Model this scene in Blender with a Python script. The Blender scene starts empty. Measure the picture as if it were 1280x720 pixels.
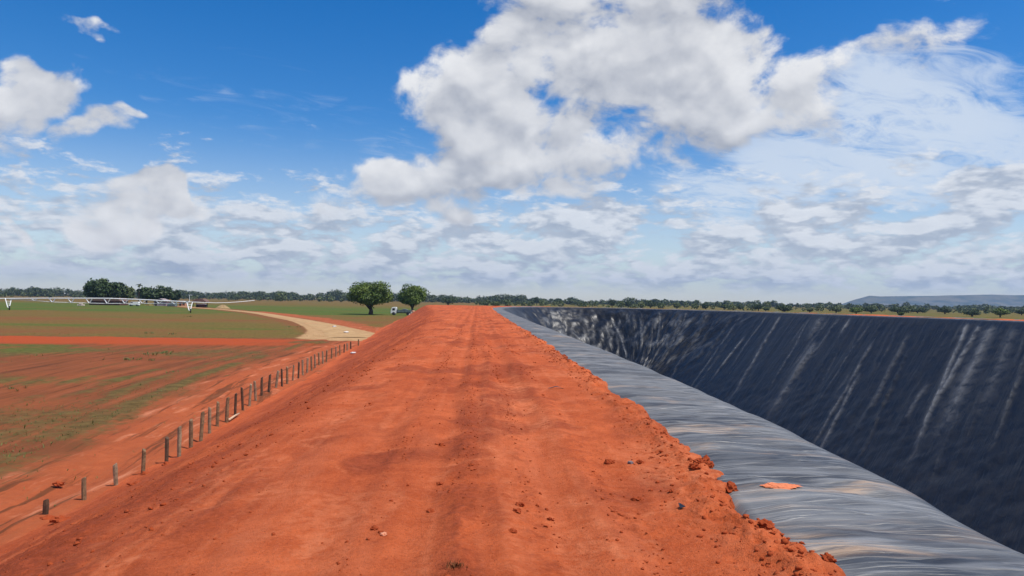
import bpy, math, random
import numpy as np
from math import radians as R, sin, cos, tan, pi, sqrt, exp, log
random.seed(7)
RNG = np.random.default_rng(11)
sc = bpy.context.scene
C = sc.collection

# ------------------------------------------------------------------ camera
CZ = 5.2                       # eye height above the field, metres
YAW, PITCH, ROLL = R(2.66), math.atan(15/924), 0.015
F = 924.0
fwd = np.array([sin(YAW)*cos(PITCH), cos(YAW)*cos(PITCH), sin(PITCH)])
r0 = np.array([cos(YAW), -sin(YAW), 0.0])
u0 = np.cross(r0, fwd)
rgt = cos(ROLL)*r0 + sin(ROLL)*u0
upv = -sin(ROLL)*r0 + cos(ROLL)*u0
cam_d = bpy.data.cameras.new('camera'); cam_d.sensor_width = 36; cam_d.lens = 36*F/1280
cam_d.clip_start = 0.1; cam_d.clip_end = 30000
cam = bpy.data.objects.new('camera', cam_d); C.objects.link(cam)
import mathutils
M4 = mathutils.Matrix(((rgt[0], upv[0], -fwd[0], 0), (rgt[1], upv[1], -fwd[1], 0), (rgt[2], upv[2], -fwd[2], CZ), (0, 0, 0, 1)))
cam.matrix_world = M4
sc.camera = cam

def ray(px, py):
    d = fwd + rgt*((px-640)/F) - upv*((py-360)/F)
    return d/np.linalg.norm(d)
def on_z(px, py, z=0.0):
    d = ray(px, py); t = (z-CZ)/d[2]
    return np.array([d[0]*t, d[1]*t, z])
def on_d(px, py, dist):
    d = ray(px, py); t = dist/d[1]
    return np.array([d[0]*t, dist, CZ+d[2]*t])
def to_px(x, y, z):
    dx, dy, dz = x, y, z-CZ
    w = dx*fwd[0]+dy*fwd[1]+dz*fwd[2]
    w = np.where(w < 0.5, 0.5, w)
    a = (dx*rgt[0]+dy*rgt[1]+dz*rgt[2])/w; b = (dx*upv[0]+dy*upv[1]+dz*upv[2])/w
    return 640+F*a, 360-F*b

# ------------------------------------------------------------------ numpy noise
_P = RNG.permutation(1024).astype(np.int64)
_A = RNG.random(1024)*2*pi
_GX, _GY = np.cos(_A), np.sin(_A)
def perlin(x, y):
    x = np.asarray(x, float); y = np.asarray(y, float)
    xi = np.floor(x).astype(np.int64); yi = np.floor(y).astype(np.int64)
    xf = x-xi; yf = y-yi
    u = xf*xf*xf*(xf*(xf*6-15)+10); v = yf*yf*yf*(yf*(yf*6-15)+10)
    def g(ix, iy, fx, fy):
        h = _P[(_P[ix & 1023]+iy) & 1023]
        return _GX[h]*fx+_GY[h]*fy
    a = g(xi, yi, xf, yf); b = g(xi+1, yi, xf-1, yf)
    c = g(xi, yi+1, xf, yf-1); d = g(xi+1, yi+1, xf-1, yf-1)
    return ((a+u*(b-a)) + v*((c+u*(d-c))-(a+u*(b-a))))*1.4
def fbm(x, y, o=4, gain=.5, seed=0):
    s = 0; a = 1; f = 1
    for i in range(o):
        s = s+a*perlin(x*f+seed*17.3+i*5.1, y*f+seed*9.7+i*3.3); a *= gain; f *= 2.03
    return s
def ridged(x, y, o=3, seed=0):
    s = 0; a = 1; f = 1
    for i in range(o):
        s = s+a*(1-2*np.abs(perlin(x*f+seed*13.1+i*7, y*f+seed*3.7+i*5))); a *= .5; f *= 2.1
    return s
def sstep(a, b, x):
    t = np.clip((x-a)/(b-a), 0, 1); return t*t*(3-2*t)

# ------------------------------------------------------------------ node helpers
class NB:
    def __init__(s, nt): s.nt = nt
    def n(s, t, **k):
        o = s.nt.nodes.new(t)
        for a, b in k.items(): setattr(o, a, b)
        return o
    def set(s, sock, v):
        if v is None: return
        if isinstance(v, bpy.types.NodeSocket): s.nt.links.new(v, sock)
        else:
            if isinstance(v, (tuple, list)) and len(v) == 3 and sock.type == 'RGBA': v = (*v, 1)
            sock.default_value = v
    def m(s, op, a, b=None, c=None, clamp=False):
        o = s.n('ShaderNodeMath', operation=op, use_clamp=clamp)
        s.set(o.inputs[0], a); s.set(o.inputs[1], b); s.set(o.inputs[2], c)
        return o.outputs[0]
    def v(s, op, a, b=None):
        o = s.n('ShaderNodeVectorMath', operation=op)
        s.set(o.inputs[0], a)
        if b is not None:
            if op == 'SCALE': s.set(o.inputs[3], b)
            else: s.set(o.inputs[1], b)
        return o.outputs[1] if op in ('LENGTH', 'DISTANCE', 'DOT_PRODUCT') else o.outputs[0]
    def noise(s, vec, scale=1., detail=4., rough=.5, dist=0., lac=2.):
        o = s.n('ShaderNodeTexNoise')
        s.set(o.inputs['Vector'], vec); o.inputs['Scale'].default_value = scale; o.inputs['Detail'].default_value = detail
        o.inputs['Roughness'].default_value = rough; o.inputs['Distortion'].default_value = dist; o.inputs['Lacunarity'].default_value = lac
        return o.outputs['Fac']
    def mr(s, val, a, b, c=0., d=1., smooth=True):
        o = s.n('ShaderNodeMapRange', interpolation_type='SMOOTHSTEP' if smooth else 'LINEAR')
        s.set(o.inputs['Value'], val)
        for k, q in (('From Min', a), ('From Max', b), ('To Min', c), ('To Max', d)): s.set(o.inputs[k], q)
        return o.outputs[0]
    def mix(s, f, a, b):
        o = s.n('ShaderNodeMix', data_type='RGBA')
        s.set(o.inputs[0], f); s.set(o.inputs[6], a); s.set(o.inputs[7], b)
        return o.outputs[2]
    def attr(s, name):
        o = s.n('ShaderNodeAttribute', attribute_name=name); return o.outputs['Fac']
    def attrc(s, name):
        o = s.n('ShaderNodeAttribute', attribute_name=name); return o.outputs['Color']
    def comb(s, x, y, z):
        o = s.n('ShaderNodeCombineXYZ'); s.set(o.inputs[0], x); s.set(o.inputs[1], y); s.set(o.inputs[2], z); return o.outputs[0]
    def bump(s, h, strength=.5, dist=.02, normal=None):
        o = s.n('ShaderNodeBump'); s.set(o.inputs['Height'], h); o.inputs['Strength'].default_value = strength
        o.inputs['Distance'].default_value = dist
        if normal is not None: s.set(o.inputs['Normal'], normal)
        return o.outputs[0]
def new_mat(name):
    m = bpy.data.materials.new(name); m.use_nodes = True
    b = NB(m.node_tree); p = m.node_tree.nodes['Principled BSDF']
    return m, b, p
def simple(name, col, rough=.7, var=.25, scale=3., metal=0., spec=.4):
    m, b, p = new_mat(name)
    tc = b.n('ShaderNodeTexCoord').outputs['Object']
    f = b.noise(tc, scale, 5, .6)
    c = b.mix(b.mr(f, .3, .7), tuple(x*(1-var) for x in col), tuple(min(1, x*(1+var)) for x in col))
    b.set(p.inputs['Base Color'], c); p.inputs['Roughness'].default_value = rough; p.inputs['Metallic'].default_value = metal
    p.inputs['Specular IOR Level'].default_value = spec
    return m

# ------------------------------------------------------------------ mesh helpers
def np_mesh(name, verts, faces, mat=None, parent=None, smooth=True, attrs=None, link=True):
    me = bpy.data.meshes.new(name)
    verts = np.asarray(verts, np.float32)
    if isinstance(faces, np.ndarray):
        k = faces.shape[1]; nf = len(faces)
        me.vertices.add(len(verts)); me.vertices.foreach_set('co', verts.ravel())
        me.loops.add(nf*k); me.loops.foreach_set('vertex_index', faces.astype(np.int32).ravel())
        me.polygons.add(nf); me.polygons.foreach_set('loop_start', np.arange(0, nf*k, k, dtype=np.int32))
        me.update(calc_edges=True)
    else:
        me.from_pydata([tuple(map(float, v)) for v in verts], [], faces)
    if smooth: me.polygons.foreach_set('use_smooth', np.ones(len(me.polygons), bool))
    for k, a in (attrs or {}).items():
        a = np.asarray(a, np.float32)
        if a.ndim == 1:
            at = me.attributes.new(k, 'FLOAT', 'POINT'); at.data.foreach_set('value', a)
        else:
            at = me.attributes.new(k, 'FLOAT_COLOR', 'POINT'); at.data.foreach_set('color', np.c_[a, np.ones(len(a))].astype(np.float32).ravel())
    me.validate(); me.update()
    o = bpy.data.objects.new(name, me)
    if mat: me.materials.append(mat)
    if link: C.objects.link(o)
    if parent: o.parent = parent
    return o
def grid_faces(nr, nc, closed=False):
    i = np.arange(nr-1)[:, None]; n2 = nc if closed else nc-1
    j = np.arange(n2)[None, :]; j2 = (j+1) % nc
    a = i*nc+j; b = i*nc+j2; c = (i+1)*nc+j2; d = (i+1)*nc+j
    return np.stack([a, b, c, d], -1).reshape(-1, 4)

class MB:
    """collects solids for one mesh"""
    def __init__(s): s.v = []; s.f = []
    def add(s, v, f):
        o = len(s.v); s.v += [tuple(map(float, p)) for p in v]; s.f += [tuple(i+o for i in q) for q in f]; return s
    def box(s, c, d, taper=1., rz=0.):
        x, y, z = d[0]/2, d[1]/2, d[2]/2; v = []
        for dz, k in ((-z, 1.), (z, taper)):
            for sx, sy in ((-1, -1), (1, -1), (1, 1), (-1, 1)):
                a, b = sx*x*k, sy*y*k
                v.append((c[0]+a*cos(rz)-b*sin(rz), c[1]+a*sin(rz)+b*cos(rz), c[2]+dz))
        return s.add(v, [(3, 2, 1, 0), (4, 5, 6, 7), (0, 1, 5, 4), (1, 2, 6, 5), (2, 3, 7, 6), (3, 0, 4, 7)])
    def tube(s, pts, r, n=7):
        pts = [np.array(p, float) for p in pts]
        rs = r if isinstance(r, (list, tuple)) else [r]*len(pts)
        v = []; f = []
        for i, p in enumerate(pts):
            t = pts[min(i+1, len(pts)-1)]-pts[max(i-1, 0)]; t /= np.linalg.norm(t)+1e-9
            a = np.cross(t, (0, 0, 1) if abs(t[2]) < .9 else (1, 0, 0)); a /= np.linalg.norm(a); b = np.cross(t, a)
            for k in range(n): v.append(p+rs[i]*(a*cos(2*pi*k/n)+b*sin(2*pi*k/n)))
        for i in range(len(pts)-1):
            for k in range(n): f.append((i*n+k, i*n+(k+1) % n, (i+1)*n+(k+1) % n, (i+1)*n+k))
        f.append(tuple(range(n-1, -1, -1))); f.append(tuple((len(pts)-1)*n+k for k in range(n)))
        return s.add(v, f)
    def prism(s, poly, axis, a, b):
        """extrude a 2-D outline (x,z) along y, or (y,z) along x"""
        n = len(poly); v = []
        for t in (a, b):
            for p, q in poly: v.append((p, t, q) if axis == 'y' else (t, p, q))
        return s.add(v, [tuple(range(n-1, -1, -1)), tuple(range(n, 2*n))]+[(i, (i+1) % n, n+(i+1) % n, n+i) for i in range(n)])
    def build(s, name, mat, parent=None, bevel=0., smooth=False):
        o = np_mesh(name, s.v, s.f, mat, parent, smooth)
        import bmesh
        bm = bmesh.new(); bm.from_mesh(o.data); bmesh.ops.recalc_face_normals(bm, faces=bm.faces); bm.to_mesh(o.data); bm.free()
        if bevel:
            m = o.modifiers.new('bevel', 'BEVEL'); m.width = bevel; m.segments = 2; m.limit_method = 'ANGLE'
        return o
def tag(o, label=None, cat=None, group=None, kind=None):
    if label: o['label'] = label
    if cat: o['category'] = cat
    if group: o['group'] = group
    if kind: o['kind'] = kind
    return o
def empty(name, loc, label=None, cat=None, group=None, rz=0.):
    o = bpy.data.objects.new(name, None); C.objects.link(o); o.location = tuple(map(float, loc)); o.rotation_euler.z = rz
    o.empty_display_size = .3
    return tag(o, label, cat, group)

# ------------------------------------------------------------------ plan of the reservoir
def catmull(P, closed, n):
    P = np.array(P, float); N = len(P); out = []
    for i in range(N if closed else N-1):
        p0 = P[(i-1) % N] if closed or i > 0 else P[0]; p1 = P[i]; p2 = P[(i+1) % N]
        p3 = P[(i+2) % N] if closed or i+2 < N else P[-1]
        t = np.linspace(0, 1, n, endpoint=False)[:, None]
        out.append(.5*((2*p1)+(-p0+p2)*t+(2*p0-5*p1+4*p2-p3)*t*t+(-p0+3*p1-3*p2+p3)*t**3))
    out = np.concatenate(out)
    return out if closed else np.vstack([out, P[-1]])
LOOPC = [(3.6, -30), (3.62, -12), (3.7, 0), (3.9, 5.3), (4.2, 7.7), (4.43, 12), (4.6, 21), (4.6, 35), (4.5, 60), (4.35, 100), (4.4, 125), (5.0, 145), (8.0, 160),
         (14, 169), (22, 172), (31, 169), (39.5, 160), (46, 149), (52, 132), (57, 106), (61, 80), (64, 45), (65.5, 15), (67, -20), (64, -42), (50, -52), (20, -52), (7, -44)]
LOOP = catmull(LOOPC, True, 160)
_k = np.argmax(LOOP[:, 1] > 171.5)
_left = LOOP[:_k+1]; _left = _left[np.argsort(_left[:, 1])]
def loopx(y): return np.interp(y, _left[:, 1], _left[:, 0])
def itp(tab):
    a = np.array(tab, float); return lambda y: np.interp(y, a[:, 0], a[:, 1])
LT = itp([(-20, -9.1), (23, -9.1), (50, -9.9), (83, -12.4), (113, -14.4), (140, -16), (165, -17.6), (190, -19)])
LC = itp([(-20, -2.75), (5, -2.75), (25, -2.7), (34, -2.8), (56, -3.6), (90, -5.2), (120, -7.2), (163, -11), (190, -13.5)])
ZT = itp([(-20, 3.55), (60, 3.55), (165, 3.72), (190, 3.72)])
STRIP = itp([(-20, 1.55), (3, 1.55), (4.5, 1.62), (7.8, 1.85), (12, 1.92), (24, 1.98), (60, 1.95), (140, 1.8), (165, 1.2), (190, 1.0)])
def SE(y): return loopx(y)-STRIP(y)

# ------------------------------------------------------------------ materials: soil
def soil_nodes(b, tc):
    """shared red laterite colour + bump height"""
    big = b.noise(tc, .35, 5, .55, .6); mid = b.noise(tc, 2.6, 6, .62, .3); fine = b.noise(tc, 28, 6, .7); grit = b.noise(tc, 110, 3, .6)
    c = b.mix(b.mr(big, .3, .7), (.51, .100, .027), (.62, .136, .041))
    c = b.mix(b.mr(mid, .36, .66), b.mix(.6, c, (.385, .064, .014)), c)
    c = b.mix(b.m('MULTIPLY', b.mr(fine, .5, .70), .5), c, (.60, .18, .08))
    c = b.mix(b.m('MULTIPLY', b.mr(fine, .48, .32), .45), c, (.27, .05, .017))
    spk = b.noise(tc, 52, 3, .75)
    c = b.mix(b.m('MULTIPLY', b.mr(spk, .60, .68), .6), c, (.17, .033, .012))
    c = b.mix(b.m('MULTIPLY', b.mr(grit, .54, .68), .5), c, (.24, .045, .016))
    h = b.m('ADD', b.m('MULTIPLY', fine, .6), b.m('MULTIPLY', grit, .25))
    return c, h
mat_soil, b, p = new_mat('red_soil')
tc = b.n('ShaderNodeTexCoord').outputs['Object']
c, h = soil_nodes(b, tc)
st = b.noise(b.v('MULTIPLY', tc, (3.2, .35, 1.)), 1., 5, .6)
dry = b.m('MULTIPLY', b.attr('dry'), b.mr(b.noise(tc, 9, 6, .7), .36, .62))
damp_shade = b.attr('damp_shade')
c = b.mix(b.m('MULTIPLY', b.mr(st, .5, .68), .30), c, (.55, .15, .062))
c = b.mix(b.m('MULTIPLY', damp_shade, .8), c, b.mix(b.mr(b.noise(tc, 14, 5, .65), .4, .62), (.22, .040, .013), (.33, .062, .022)))
c = b.mix(b.m('MULTIPLY', dry, .8), c, (.72, .225, .095))
b.set(p.inputs['Base Color'], c); p.inputs['Roughness'].default_value = .95; p.inputs['Specular IOR Level'].default_value = .15
c = b.mix(b.attr('veg'), c, b.mix(b.mr(b.noise(tc, .8, 4, .6), .35, .65), (.10, .085, .03), (.20, .15, .06)))
b.set(p.inputs['Base Color'], c)
b.set(p.inputs['Normal'], b.bump(h, .9, .05))

mat_clod, b, p = new_mat('red_clod')
tc = b.n('ShaderNodeTexCoord').outputs['Object']
c, h = soil_nodes(b, tc)
c = b.mix(.62, c, (.25, .045, .016))
b.set(p.inputs['Base Color'], c); p.inputs['Roughness'].default_value = .95; p.inputs['Specular IOR Level'].default_value = .1
b.set(p.inputs['Normal'], b.bump(h, .8, .02))

# ------------------------------------------------------------------ embankment
def berm_height(x, y):
    """soil surface of the near side of the embankment"""
    lt, lc, se, zt = LT(y), LC(y), SE(y), ZT(y)
    L = lc-lt
    t = (lc-x)/L                                   # 0 crest .. 1 toe
    k = .07
    soft = lambda q: k*np.logaddexp(0, q/k)
    drop = soft(t)-soft(t-1.0)
    end = sstep(188, 180, y)
    z = (zt+.0)*(1-drop)*(.02+.98*end)
    top = sstep(.05, -.05, t)
    return z, t, top
ys = []; y = -9.0
while y < 190: ys.append(y); y += max(.018 if y > 2.6 else .25, .0072*abs(y))
ys = np.array(ys)
na, nb = 300, 250
q = np.r_[np.linspace(0, 1, na, endpoint=False)*1.0, 1+np.linspace(0, 1, nb)]     # 0..1 slope, 1..2 top
Y, Q = np.meshgrid(ys, q, indexing='ij')
jag = .16*fbm(Y*.55, Y*0+3.1, 3, .5, 1)+.10*fbm(Y*2.6, Y*0+.7, 3, .6, 2)
se = SE(Y)+jag*sstep(.5, 6, Y)
lc, lt = LC(Y), LT(Y)
X = np.where(Q < 1, (lt-1.2)+(lc-lt+1.2)*Q, lc+(se+.05-lc)*(Q-1))
Z, T, TOP = berm_height(X, Y)
edge = se-X                                         # distance from the ragged soil edge
near = sstep(70, 20, Y)
d_ = np.sqrt(X*X+Y*Y)
# broad unevenness, wheel tracks, scraped plates
Z += .05*fbm(X*.35, Y*.16, 3, .5, 3)*np.clip(1.6-T, 0, 1)
tr = lambda c0, w: np.exp(-((X-c0-.18*perlin(Y*.13, Y*0+c0*3))/w)**2)
rut = tr(-1.05, .20)+tr(.62, .20)+.6*tr(-.35, .14)+.5*tr(1.25, .16)+.5*tr(-1.9, .22)
shoul = tr(-.10, .16)+tr(.25, .13)+.8*tr(1.0, .15)
wob = .10*perlin(Y*.11, Y*0+2.2)+.05*perlin(Y*.5, Y*0+6.1)
bnd = np.exp(-((X+.09-wob)/.11)**2)+np.exp(-((X-.48-wob)/.14)**2)+.9*np.exp(-((X-1.15-wob)/.17)**2)+.6*np.exp(-((X+.80-wob)/.13)**2)+.4*np.exp(-((X+1.6-wob)/.2)**2)
bnd *= sstep(-.45, .25, fbm(X*.4, Y*.22, 3, .5, 66))
smo = np.exp(-((X-.22-wob)/.13)**2)+np.exp(-((X-.80-wob)/.13)**2)+.8*np.exp(-((X+.42-wob)/.14)**2)
Z += TOP*bnd*(.012*np.clip(ridged(X*6, Y*4, 3, 67)*.6, -.4, 1.1)+.004)
lug = np.sin(Y*2*pi/.17+9*X)*sstep(16, 8, Y)
Z += TOP*(-.038*rut+.028*shoul+.006*lug*np.clip(rut, 0, 1)*sstep(-.2, .3, fbm(X*.8, Y*.2, 2, .5, 61)))
rough_a = ridged(X*2.2, Y*1.3, 4, 4)
patch = sstep(.05, .55, fbm(X*.6, Y*.22, 3, .55, 6)+.25*shoul-.25*rut)
Z += TOP*(.016*(rough_a-.4)*patch+.010*fbm(X*5, Y*3.2, 4, .6, 7)*(.35+patch))
bars = fbm(X*.35+.3*perlin(Y*.8, X), Y*.95, 3, .5, 8)        # cross-wise ripples of the scraper
Z += TOP*.020*np.clip(bars, -.3, 1)*sstep(6, 16, Y)
# loose heap along the liner
heap = np.exp(-((edge-.24)/.22)**2)*(.5+.5*sstep(-.4, .5, fbm(Y*.7, Y*0+8, 3, .5, 9)))
lump = np.clip(ridged(X*4.1, Y*3.3, 4, 10)*.5+.35*fbm(X*9, Y*7, 3, .6, 12), -.6, 1.4)
Z += TOP*heap*(.05+.075*lump)
Z += TOP*np.exp(-((edge-.75)/.4)**2)*.035*lump*sstep(-.2, .5, fbm(X, Y*.5, 2, .5, 13))
# left shoulder: rolled clods, terraces down the slope
sl = sstep(-.05, .06, T)*sstep(1.12, .98, T)
rill = fbm(X*.5, Y*.8, 4, .55, 14)
cl = sstep(.02, .5, fbm(X*.9, Y*.45, 3, .5, 15)+.22*np.exp(-((T-.16)/.11)**2)+.15*np.exp(-((T-.62)/.1)**2))
Z += sl*(.07*fbm(X*.55, Y*.12, 3, .5, 16)+.035*rill+cl*.030*np.clip(ridged(X*3.4, Y*3.2, 4, 17)*.6, -.4, 1.2)+.02*fbm(X*4, Y*4, 3, .6, 18))
Z += -.10*sl*sstep(.34, .37, T+.03*perlin(Y*.2, Y*0))*sstep(.50, .40, T)*sstep(14, 22, Y)*sstep(60, 45, Y)
# the ragged outer lip runs down onto the liner
lip = sstep(.07, -.04, edge)
Z -= TOP*lip*(.16)
Z = np.where(T > 1.0, Z-(T-1.0)*.5, Z)
dry = TOP*sstep(.12, .60, fbm(X*.75+.4*perlin(X*2, Y), Y*.42, 4, .6, 20))*sstep(1.0, .0, patch*.7)
plate = fbm(X*.55+.3*perlin(Y*.6, X*.9), Y*.33, 3, .5, 21)
rim = np.exp(-((plate-.13)/.05)**2)
dry = np.clip(dry*.75+TOP*rim*.8*sstep(-.1, .3, fbm(X*1.3, Y*.8, 2, .5, 22)), 0, 1)
dry = np.clip(dry+.55*np.exp(-((edge-.3)/.3)**2)*sstep(0, .6, lump)*TOP, 0, 1)
lanes = sstep(.0, .55, fbm(X*1.9+.25*perlin(X*0+5, Y*.06), Y*.035, 3, .6, 62))
lanes2 = sstep(.1, .6, fbm(X*5.5+.25*perlin(X*0+5, Y*.06), Y*.05, 2, .6, 63))
dry = np.clip(dry*.6+.35*lanes2*TOP*sstep(.2, .7, fbm(X*.6, Y*.3, 2, .5, 64)+.5), 0, 1)
dry = np.clip(dry+.22*smo*TOP*sstep(-.2, .5, fbm(X*3, Y*.5, 3, .6, 68)), 0, 1)*(1-.6*np.clip(bnd, 0, 1))
damp_shade = np.clip(.62*bnd*TOP*sstep(-.1, .45, fbm(X*9, Y*5, 4, .65, 69)+.25*np.sin(Y*2*pi/.26+12*X)*sstep(18, 9, Y))+.40*lanes*(1-.7*np.clip(smo, 0, 1))*TOP*sstep(-.3, .5, fbm(X*2.5, Y*1.2, 3, .6, 65)+.1)+sstep(.14, .45, plate)*TOP*.75+.55*patch*TOP*sstep(.0, .8, rough_a)+sl*(.62+.38*cl)*sstep(-.9, .2, fbm(X*.6, Y*.15, 3, .55, 77)), 0, 1)  # damp patches on top; on the left slope, painted shade of its darker side
verts = np.stack([X, Y, Z], -1).reshape(-1, 3); faces = grid_faces(len(ys), len(q))
att = {'dry': dry.ravel(), 'damp_shade': damp_shade.ravel()}
NB_BERM = (X, Y, Z)
def berm_z(x, y):
    j = int(np.clip(np.searchsorted(ys, y), 1, len(ys)-1)); i = int(np.argmin(np.abs(X[j]-x))); return float(Z[j, i])
# the far sides of the embankment: soil ring behind the liner crest
kk = np.arange(np.argmax((LOOP[:, 0] > 15) & (LOOP[:, 1] > 160)), len(LOOP)-120, 3)
Lp = LOOP[kk]; tang = np.gradient(Lp, axis=0); nrm = np.stack([-tang[:, 1], tang[:, 0]], -1); nrm /= np.linalg.norm(nrm, axis=1)[:, None]
nrm *= np.sign(((Lp-np.array([34, 60]))*nrm).sum(1))[:, None]
prof = [(.02, 3.60), (.16, 3.74), (1.2, 3.80), (2.5, 3.76), (4.5, 3.70), (6, 3.3), (12, .1), (13.5, -.4)]
rv = []; ra = []
for i in range(len(Lp)):
    for o_, z_ in prof:
        P = Lp[i]+nrm[i]*(o_+.12*perlin(i*.37, o_))
        rv.append((P[0], P[1], z_+(.10*fbm(P[0]*.33, P[1]*.33, 3, .6, 5) if 0.4 < o_ < 7 else 0))); ra.append(.4 if o_ < 3 else 0)
rv = np.array(rv); rf = grid_faces(len(Lp), len(prof))
off = len(verts)
rpx, rpy = to_px(rv[:, 0], rv[:, 1], rv[:, 2])
rveg = np.clip(sstep(1040, 960, rpx+60*perlin(rv[:, 1]*.05, rv[:, 0]*.05))*.9+sstep(.0, .35, fbm(rv[:, 0]*.09, rv[:, 1]*.09, 2, .5, 6))*.8, 0, 1)
emb = np_mesh('embankment', np.vstack([verts, rv]), np.vstack([faces, rf+off]), mat_soil,
              attrs={'dry': np.r_[att['dry'], np.array(ra)], 'damp_shade': np.r_[att['damp_shade'], np.zeros(len(rv))], 'veg': np.r_[np.zeros(off), rveg]})
tag(emb, kind='structure')

# ------------------------------------------------------------------ pond liner
seg = np.linalg.norm(np.roll(LOOP, -1, 0)-LOOP, axis=1); cum = np.r_[0, np.cumsum(seg)]
tot = cum[-1]; LX = np.r_[LOOP[:, 0], LOOP[0, 0]]; LY = np.r_[LOOP[:, 1], LOOP[0, 1]]
us = []; u = 0.
while u < tot:
    x, y = np.interp(u, cum, LX), np.interp(u, cum, LY)
    us.append(u); dd = sqrt(x*x+y*y)
    u += 1.2 if y < 1 and x < 60 or y < -10 else max(.03, .0062*dd if x < 12 and y < 150 else .0023*dd)
us = np.array(us)
ux, uy = np.interp(us, cum, LX), np.interp(us, cum, LY)
A0 = np.array([35., -12.]); B0 = np.array([26., 138.])
tt = np.clip(((ux-A0[0])*(B0-A0)[0]+(uy-A0[1])*(B0-A0)[1])/((B0-A0)@(B0-A0)), 0, 1)
mx, my = A0[0]+(B0-A0)[0]*tt-ux, A0[1]+(B0-A0)[1]*tt-uy
ml = np.hypot(mx, my); mx /= ml; my /= ml
ws = np.r_[-np.linspace(2.5, 0, 34, endpoint=False), np.linspace(0, .9, 12, endpoint=False), np.linspace(.9, 4, 16, endpoint=False), np.linspace(4, 22, 74)]
U, W = np.meshgrid(us, ws, indexing='ij')
nearside = sstep(14, 8, ux)[:, None]*sstep(165, 140, uy)[:, None]
CZL = (np.interp(uy, [-20, 60, 165, 175], [3.44, 3.44, 3.6, 3.68])*nearside[:, 0]+3.70*(1-nearside[:, 0]))[:, None]
sway = .07*fbm(U*.35, U*0+.5, 3, .5, 30)*nearside
WW = W
px_ = ux[:, None]+mx[:, None]*(WW+sway); py_ = uy[:, None]+my[:, None]*(WW+sway)
out_ = np.clip(-W, 0, None)*np.where(nearside > .5, 1, .35)
rr = .35
z = CZL+.045*np.clip(-W, 0, None)-np.where(W > -.4, (np.sqrt(np.clip(W+.12, 0, None)**2+rr*rr)-rr)/1.2, 0)
z = np.maximum(z, -14.2+.35*fbm(U*.2, W*.25, 3, .5, 37))
# wrinkles across the flat margin
ang = W*.22+.06*perlin(U*.4, W*.9)
wr = fbm(U*2.3+ang*2.3, W*.42, 4, .55, 31); wr2 = ridged(U*1.15+ang*2, W*.3, 2, 32); wr3 = ridged(U*4.5+ang*4.5, W*.5, 2, 36)
flat = sstep(.35, -.15, W)
z = z+flat*nearside*sstep(-.02, -.35, W)*(.026*wr+.030*np.clip(wr2, -.5, 1.2)+.010*np.clip(wr3-.3, -.4, 1.2))+flat*nearside*.008*wr
z = z-.30*nearside*sstep(.02, .25, -W-STRIP(uy)[:, None])-.03*nearside*sstep(-.35, .0, -W-STRIP(uy)[:, None])
# folds down the slopes (they lean towards the near end)
sk = U-W*.62                               # far side runs towards -y as u grows
sk += .5*perlin(U*.12, W*.16)
dep = sstep(.1, 2.0, W)
fold = np.zeros_like(z); streak = np.zeros_like(z)
endw = (sstep(155, 168, uy)*sstep(60, 30, ux))[:, None]
corner = (sstep(125, 150, uy)*sstep(8, 16, ux))[:, None]
fold += .07*fbm(sk*.40, W*.05, 3, .5, 33)+.07*np.clip(ridged(sk*.5, W*.05, 2, 34)-.35, 0, 1.4)*(.1+.9*sstep(-.1, .4, perlin(sk*.1, W*.1+3)))
fold += .018*fbm(U*.5, W*.5, 3, .5, 35)+.11*sstep(9, 16, W)*fbm(U*.45, W*.5, 3, .5, 39)
fold += corner*(.38*fbm(U*.30+W*.1, W*.12, 3, .5, 38)+.22*ridged(U*.42+.4*perlin(W*.4, U*.2), W*.22, 2, 40))
ck = np.clip(ridged(U*.42+.4*perlin(W*.4, U*.2), W*.22, 2, 40)-.55, 0, 1)*np.maximum(corner, endw)
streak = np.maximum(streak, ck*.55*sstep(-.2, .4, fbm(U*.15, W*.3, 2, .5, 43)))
fold += endw*.25*fbm(U*.35, W*.5, 3, .5, 41)
# long taut ridges at given places along the far side
far = (ux > 40) & (uy > -30)
for s in range(150):
    uc = RNG.uniform(us[np.argmax(ux > 38)]-12, us[np.nonzero(far)[0][-1]]); w0 = RNG.uniform(0, 10)*RNG.choice([0, 1]); wl = RNG.uniform(4, 19); amp = RNG.uniform(.09, .32)*(1 if RNG.random() < .5 else .35)
    cx = uc+(W-w0)*RNG.uniform(.45, .8)+.35*perlin(W*.22+s, W*0+s)+.12*perlin(W*.9, W*0+s*3)
    prof_ = np.exp(-np.abs(U-cx)/RNG.choice([.10, .14, .2, .6]))*sstep(w0-.5, w0+2, W)*sstep(w0+wl, w0+wl*.55, W)
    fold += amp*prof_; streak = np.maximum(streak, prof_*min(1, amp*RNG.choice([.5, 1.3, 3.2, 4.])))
z += dep*fold*.8; px_ += -mx[:, None]*dep*fold*.5*-1; py_ += my[:, None]*dep*fold*.5
verts = np.stack([px_, py_, z], -1).reshape(-1, 3)
mat_liner, b, p = new_mat('black_geomembrane')
tc = b.n('ShaderNodeTexCoord').outputs['Object']
uw = b.comb(b.attr('lu'), b.attr('lw'), 0.)
flatA = b.attr('flat')
crease = b.noise(b.v('MULTIPLY', uw, (2.6, .28, 1)), 1., 6, .62, .1)
crease2 = b.noise(b.v('MULTIPLY', uw, (9., .7, 1)), 1., 4, .6, .1)
skew = b.comb(b.m('ADD', b.attr('lu'), b.m('MULTIPLY', b.attr('lw'), -.62)), b.attr('lw'), 0.)
fcre = b.noise(b.v('MULTIPLY', skew, (1.1, .07, 1)), 1., 7, .6, .25)
crum = b.noise(tc, .9, 6, .6, .6)
dust_sheenF = b.mr(b.noise(b.v('MULTIPLY', uw, (1.2, .35, 1)), 1., 6, .65, .4), .40, .70)
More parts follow.
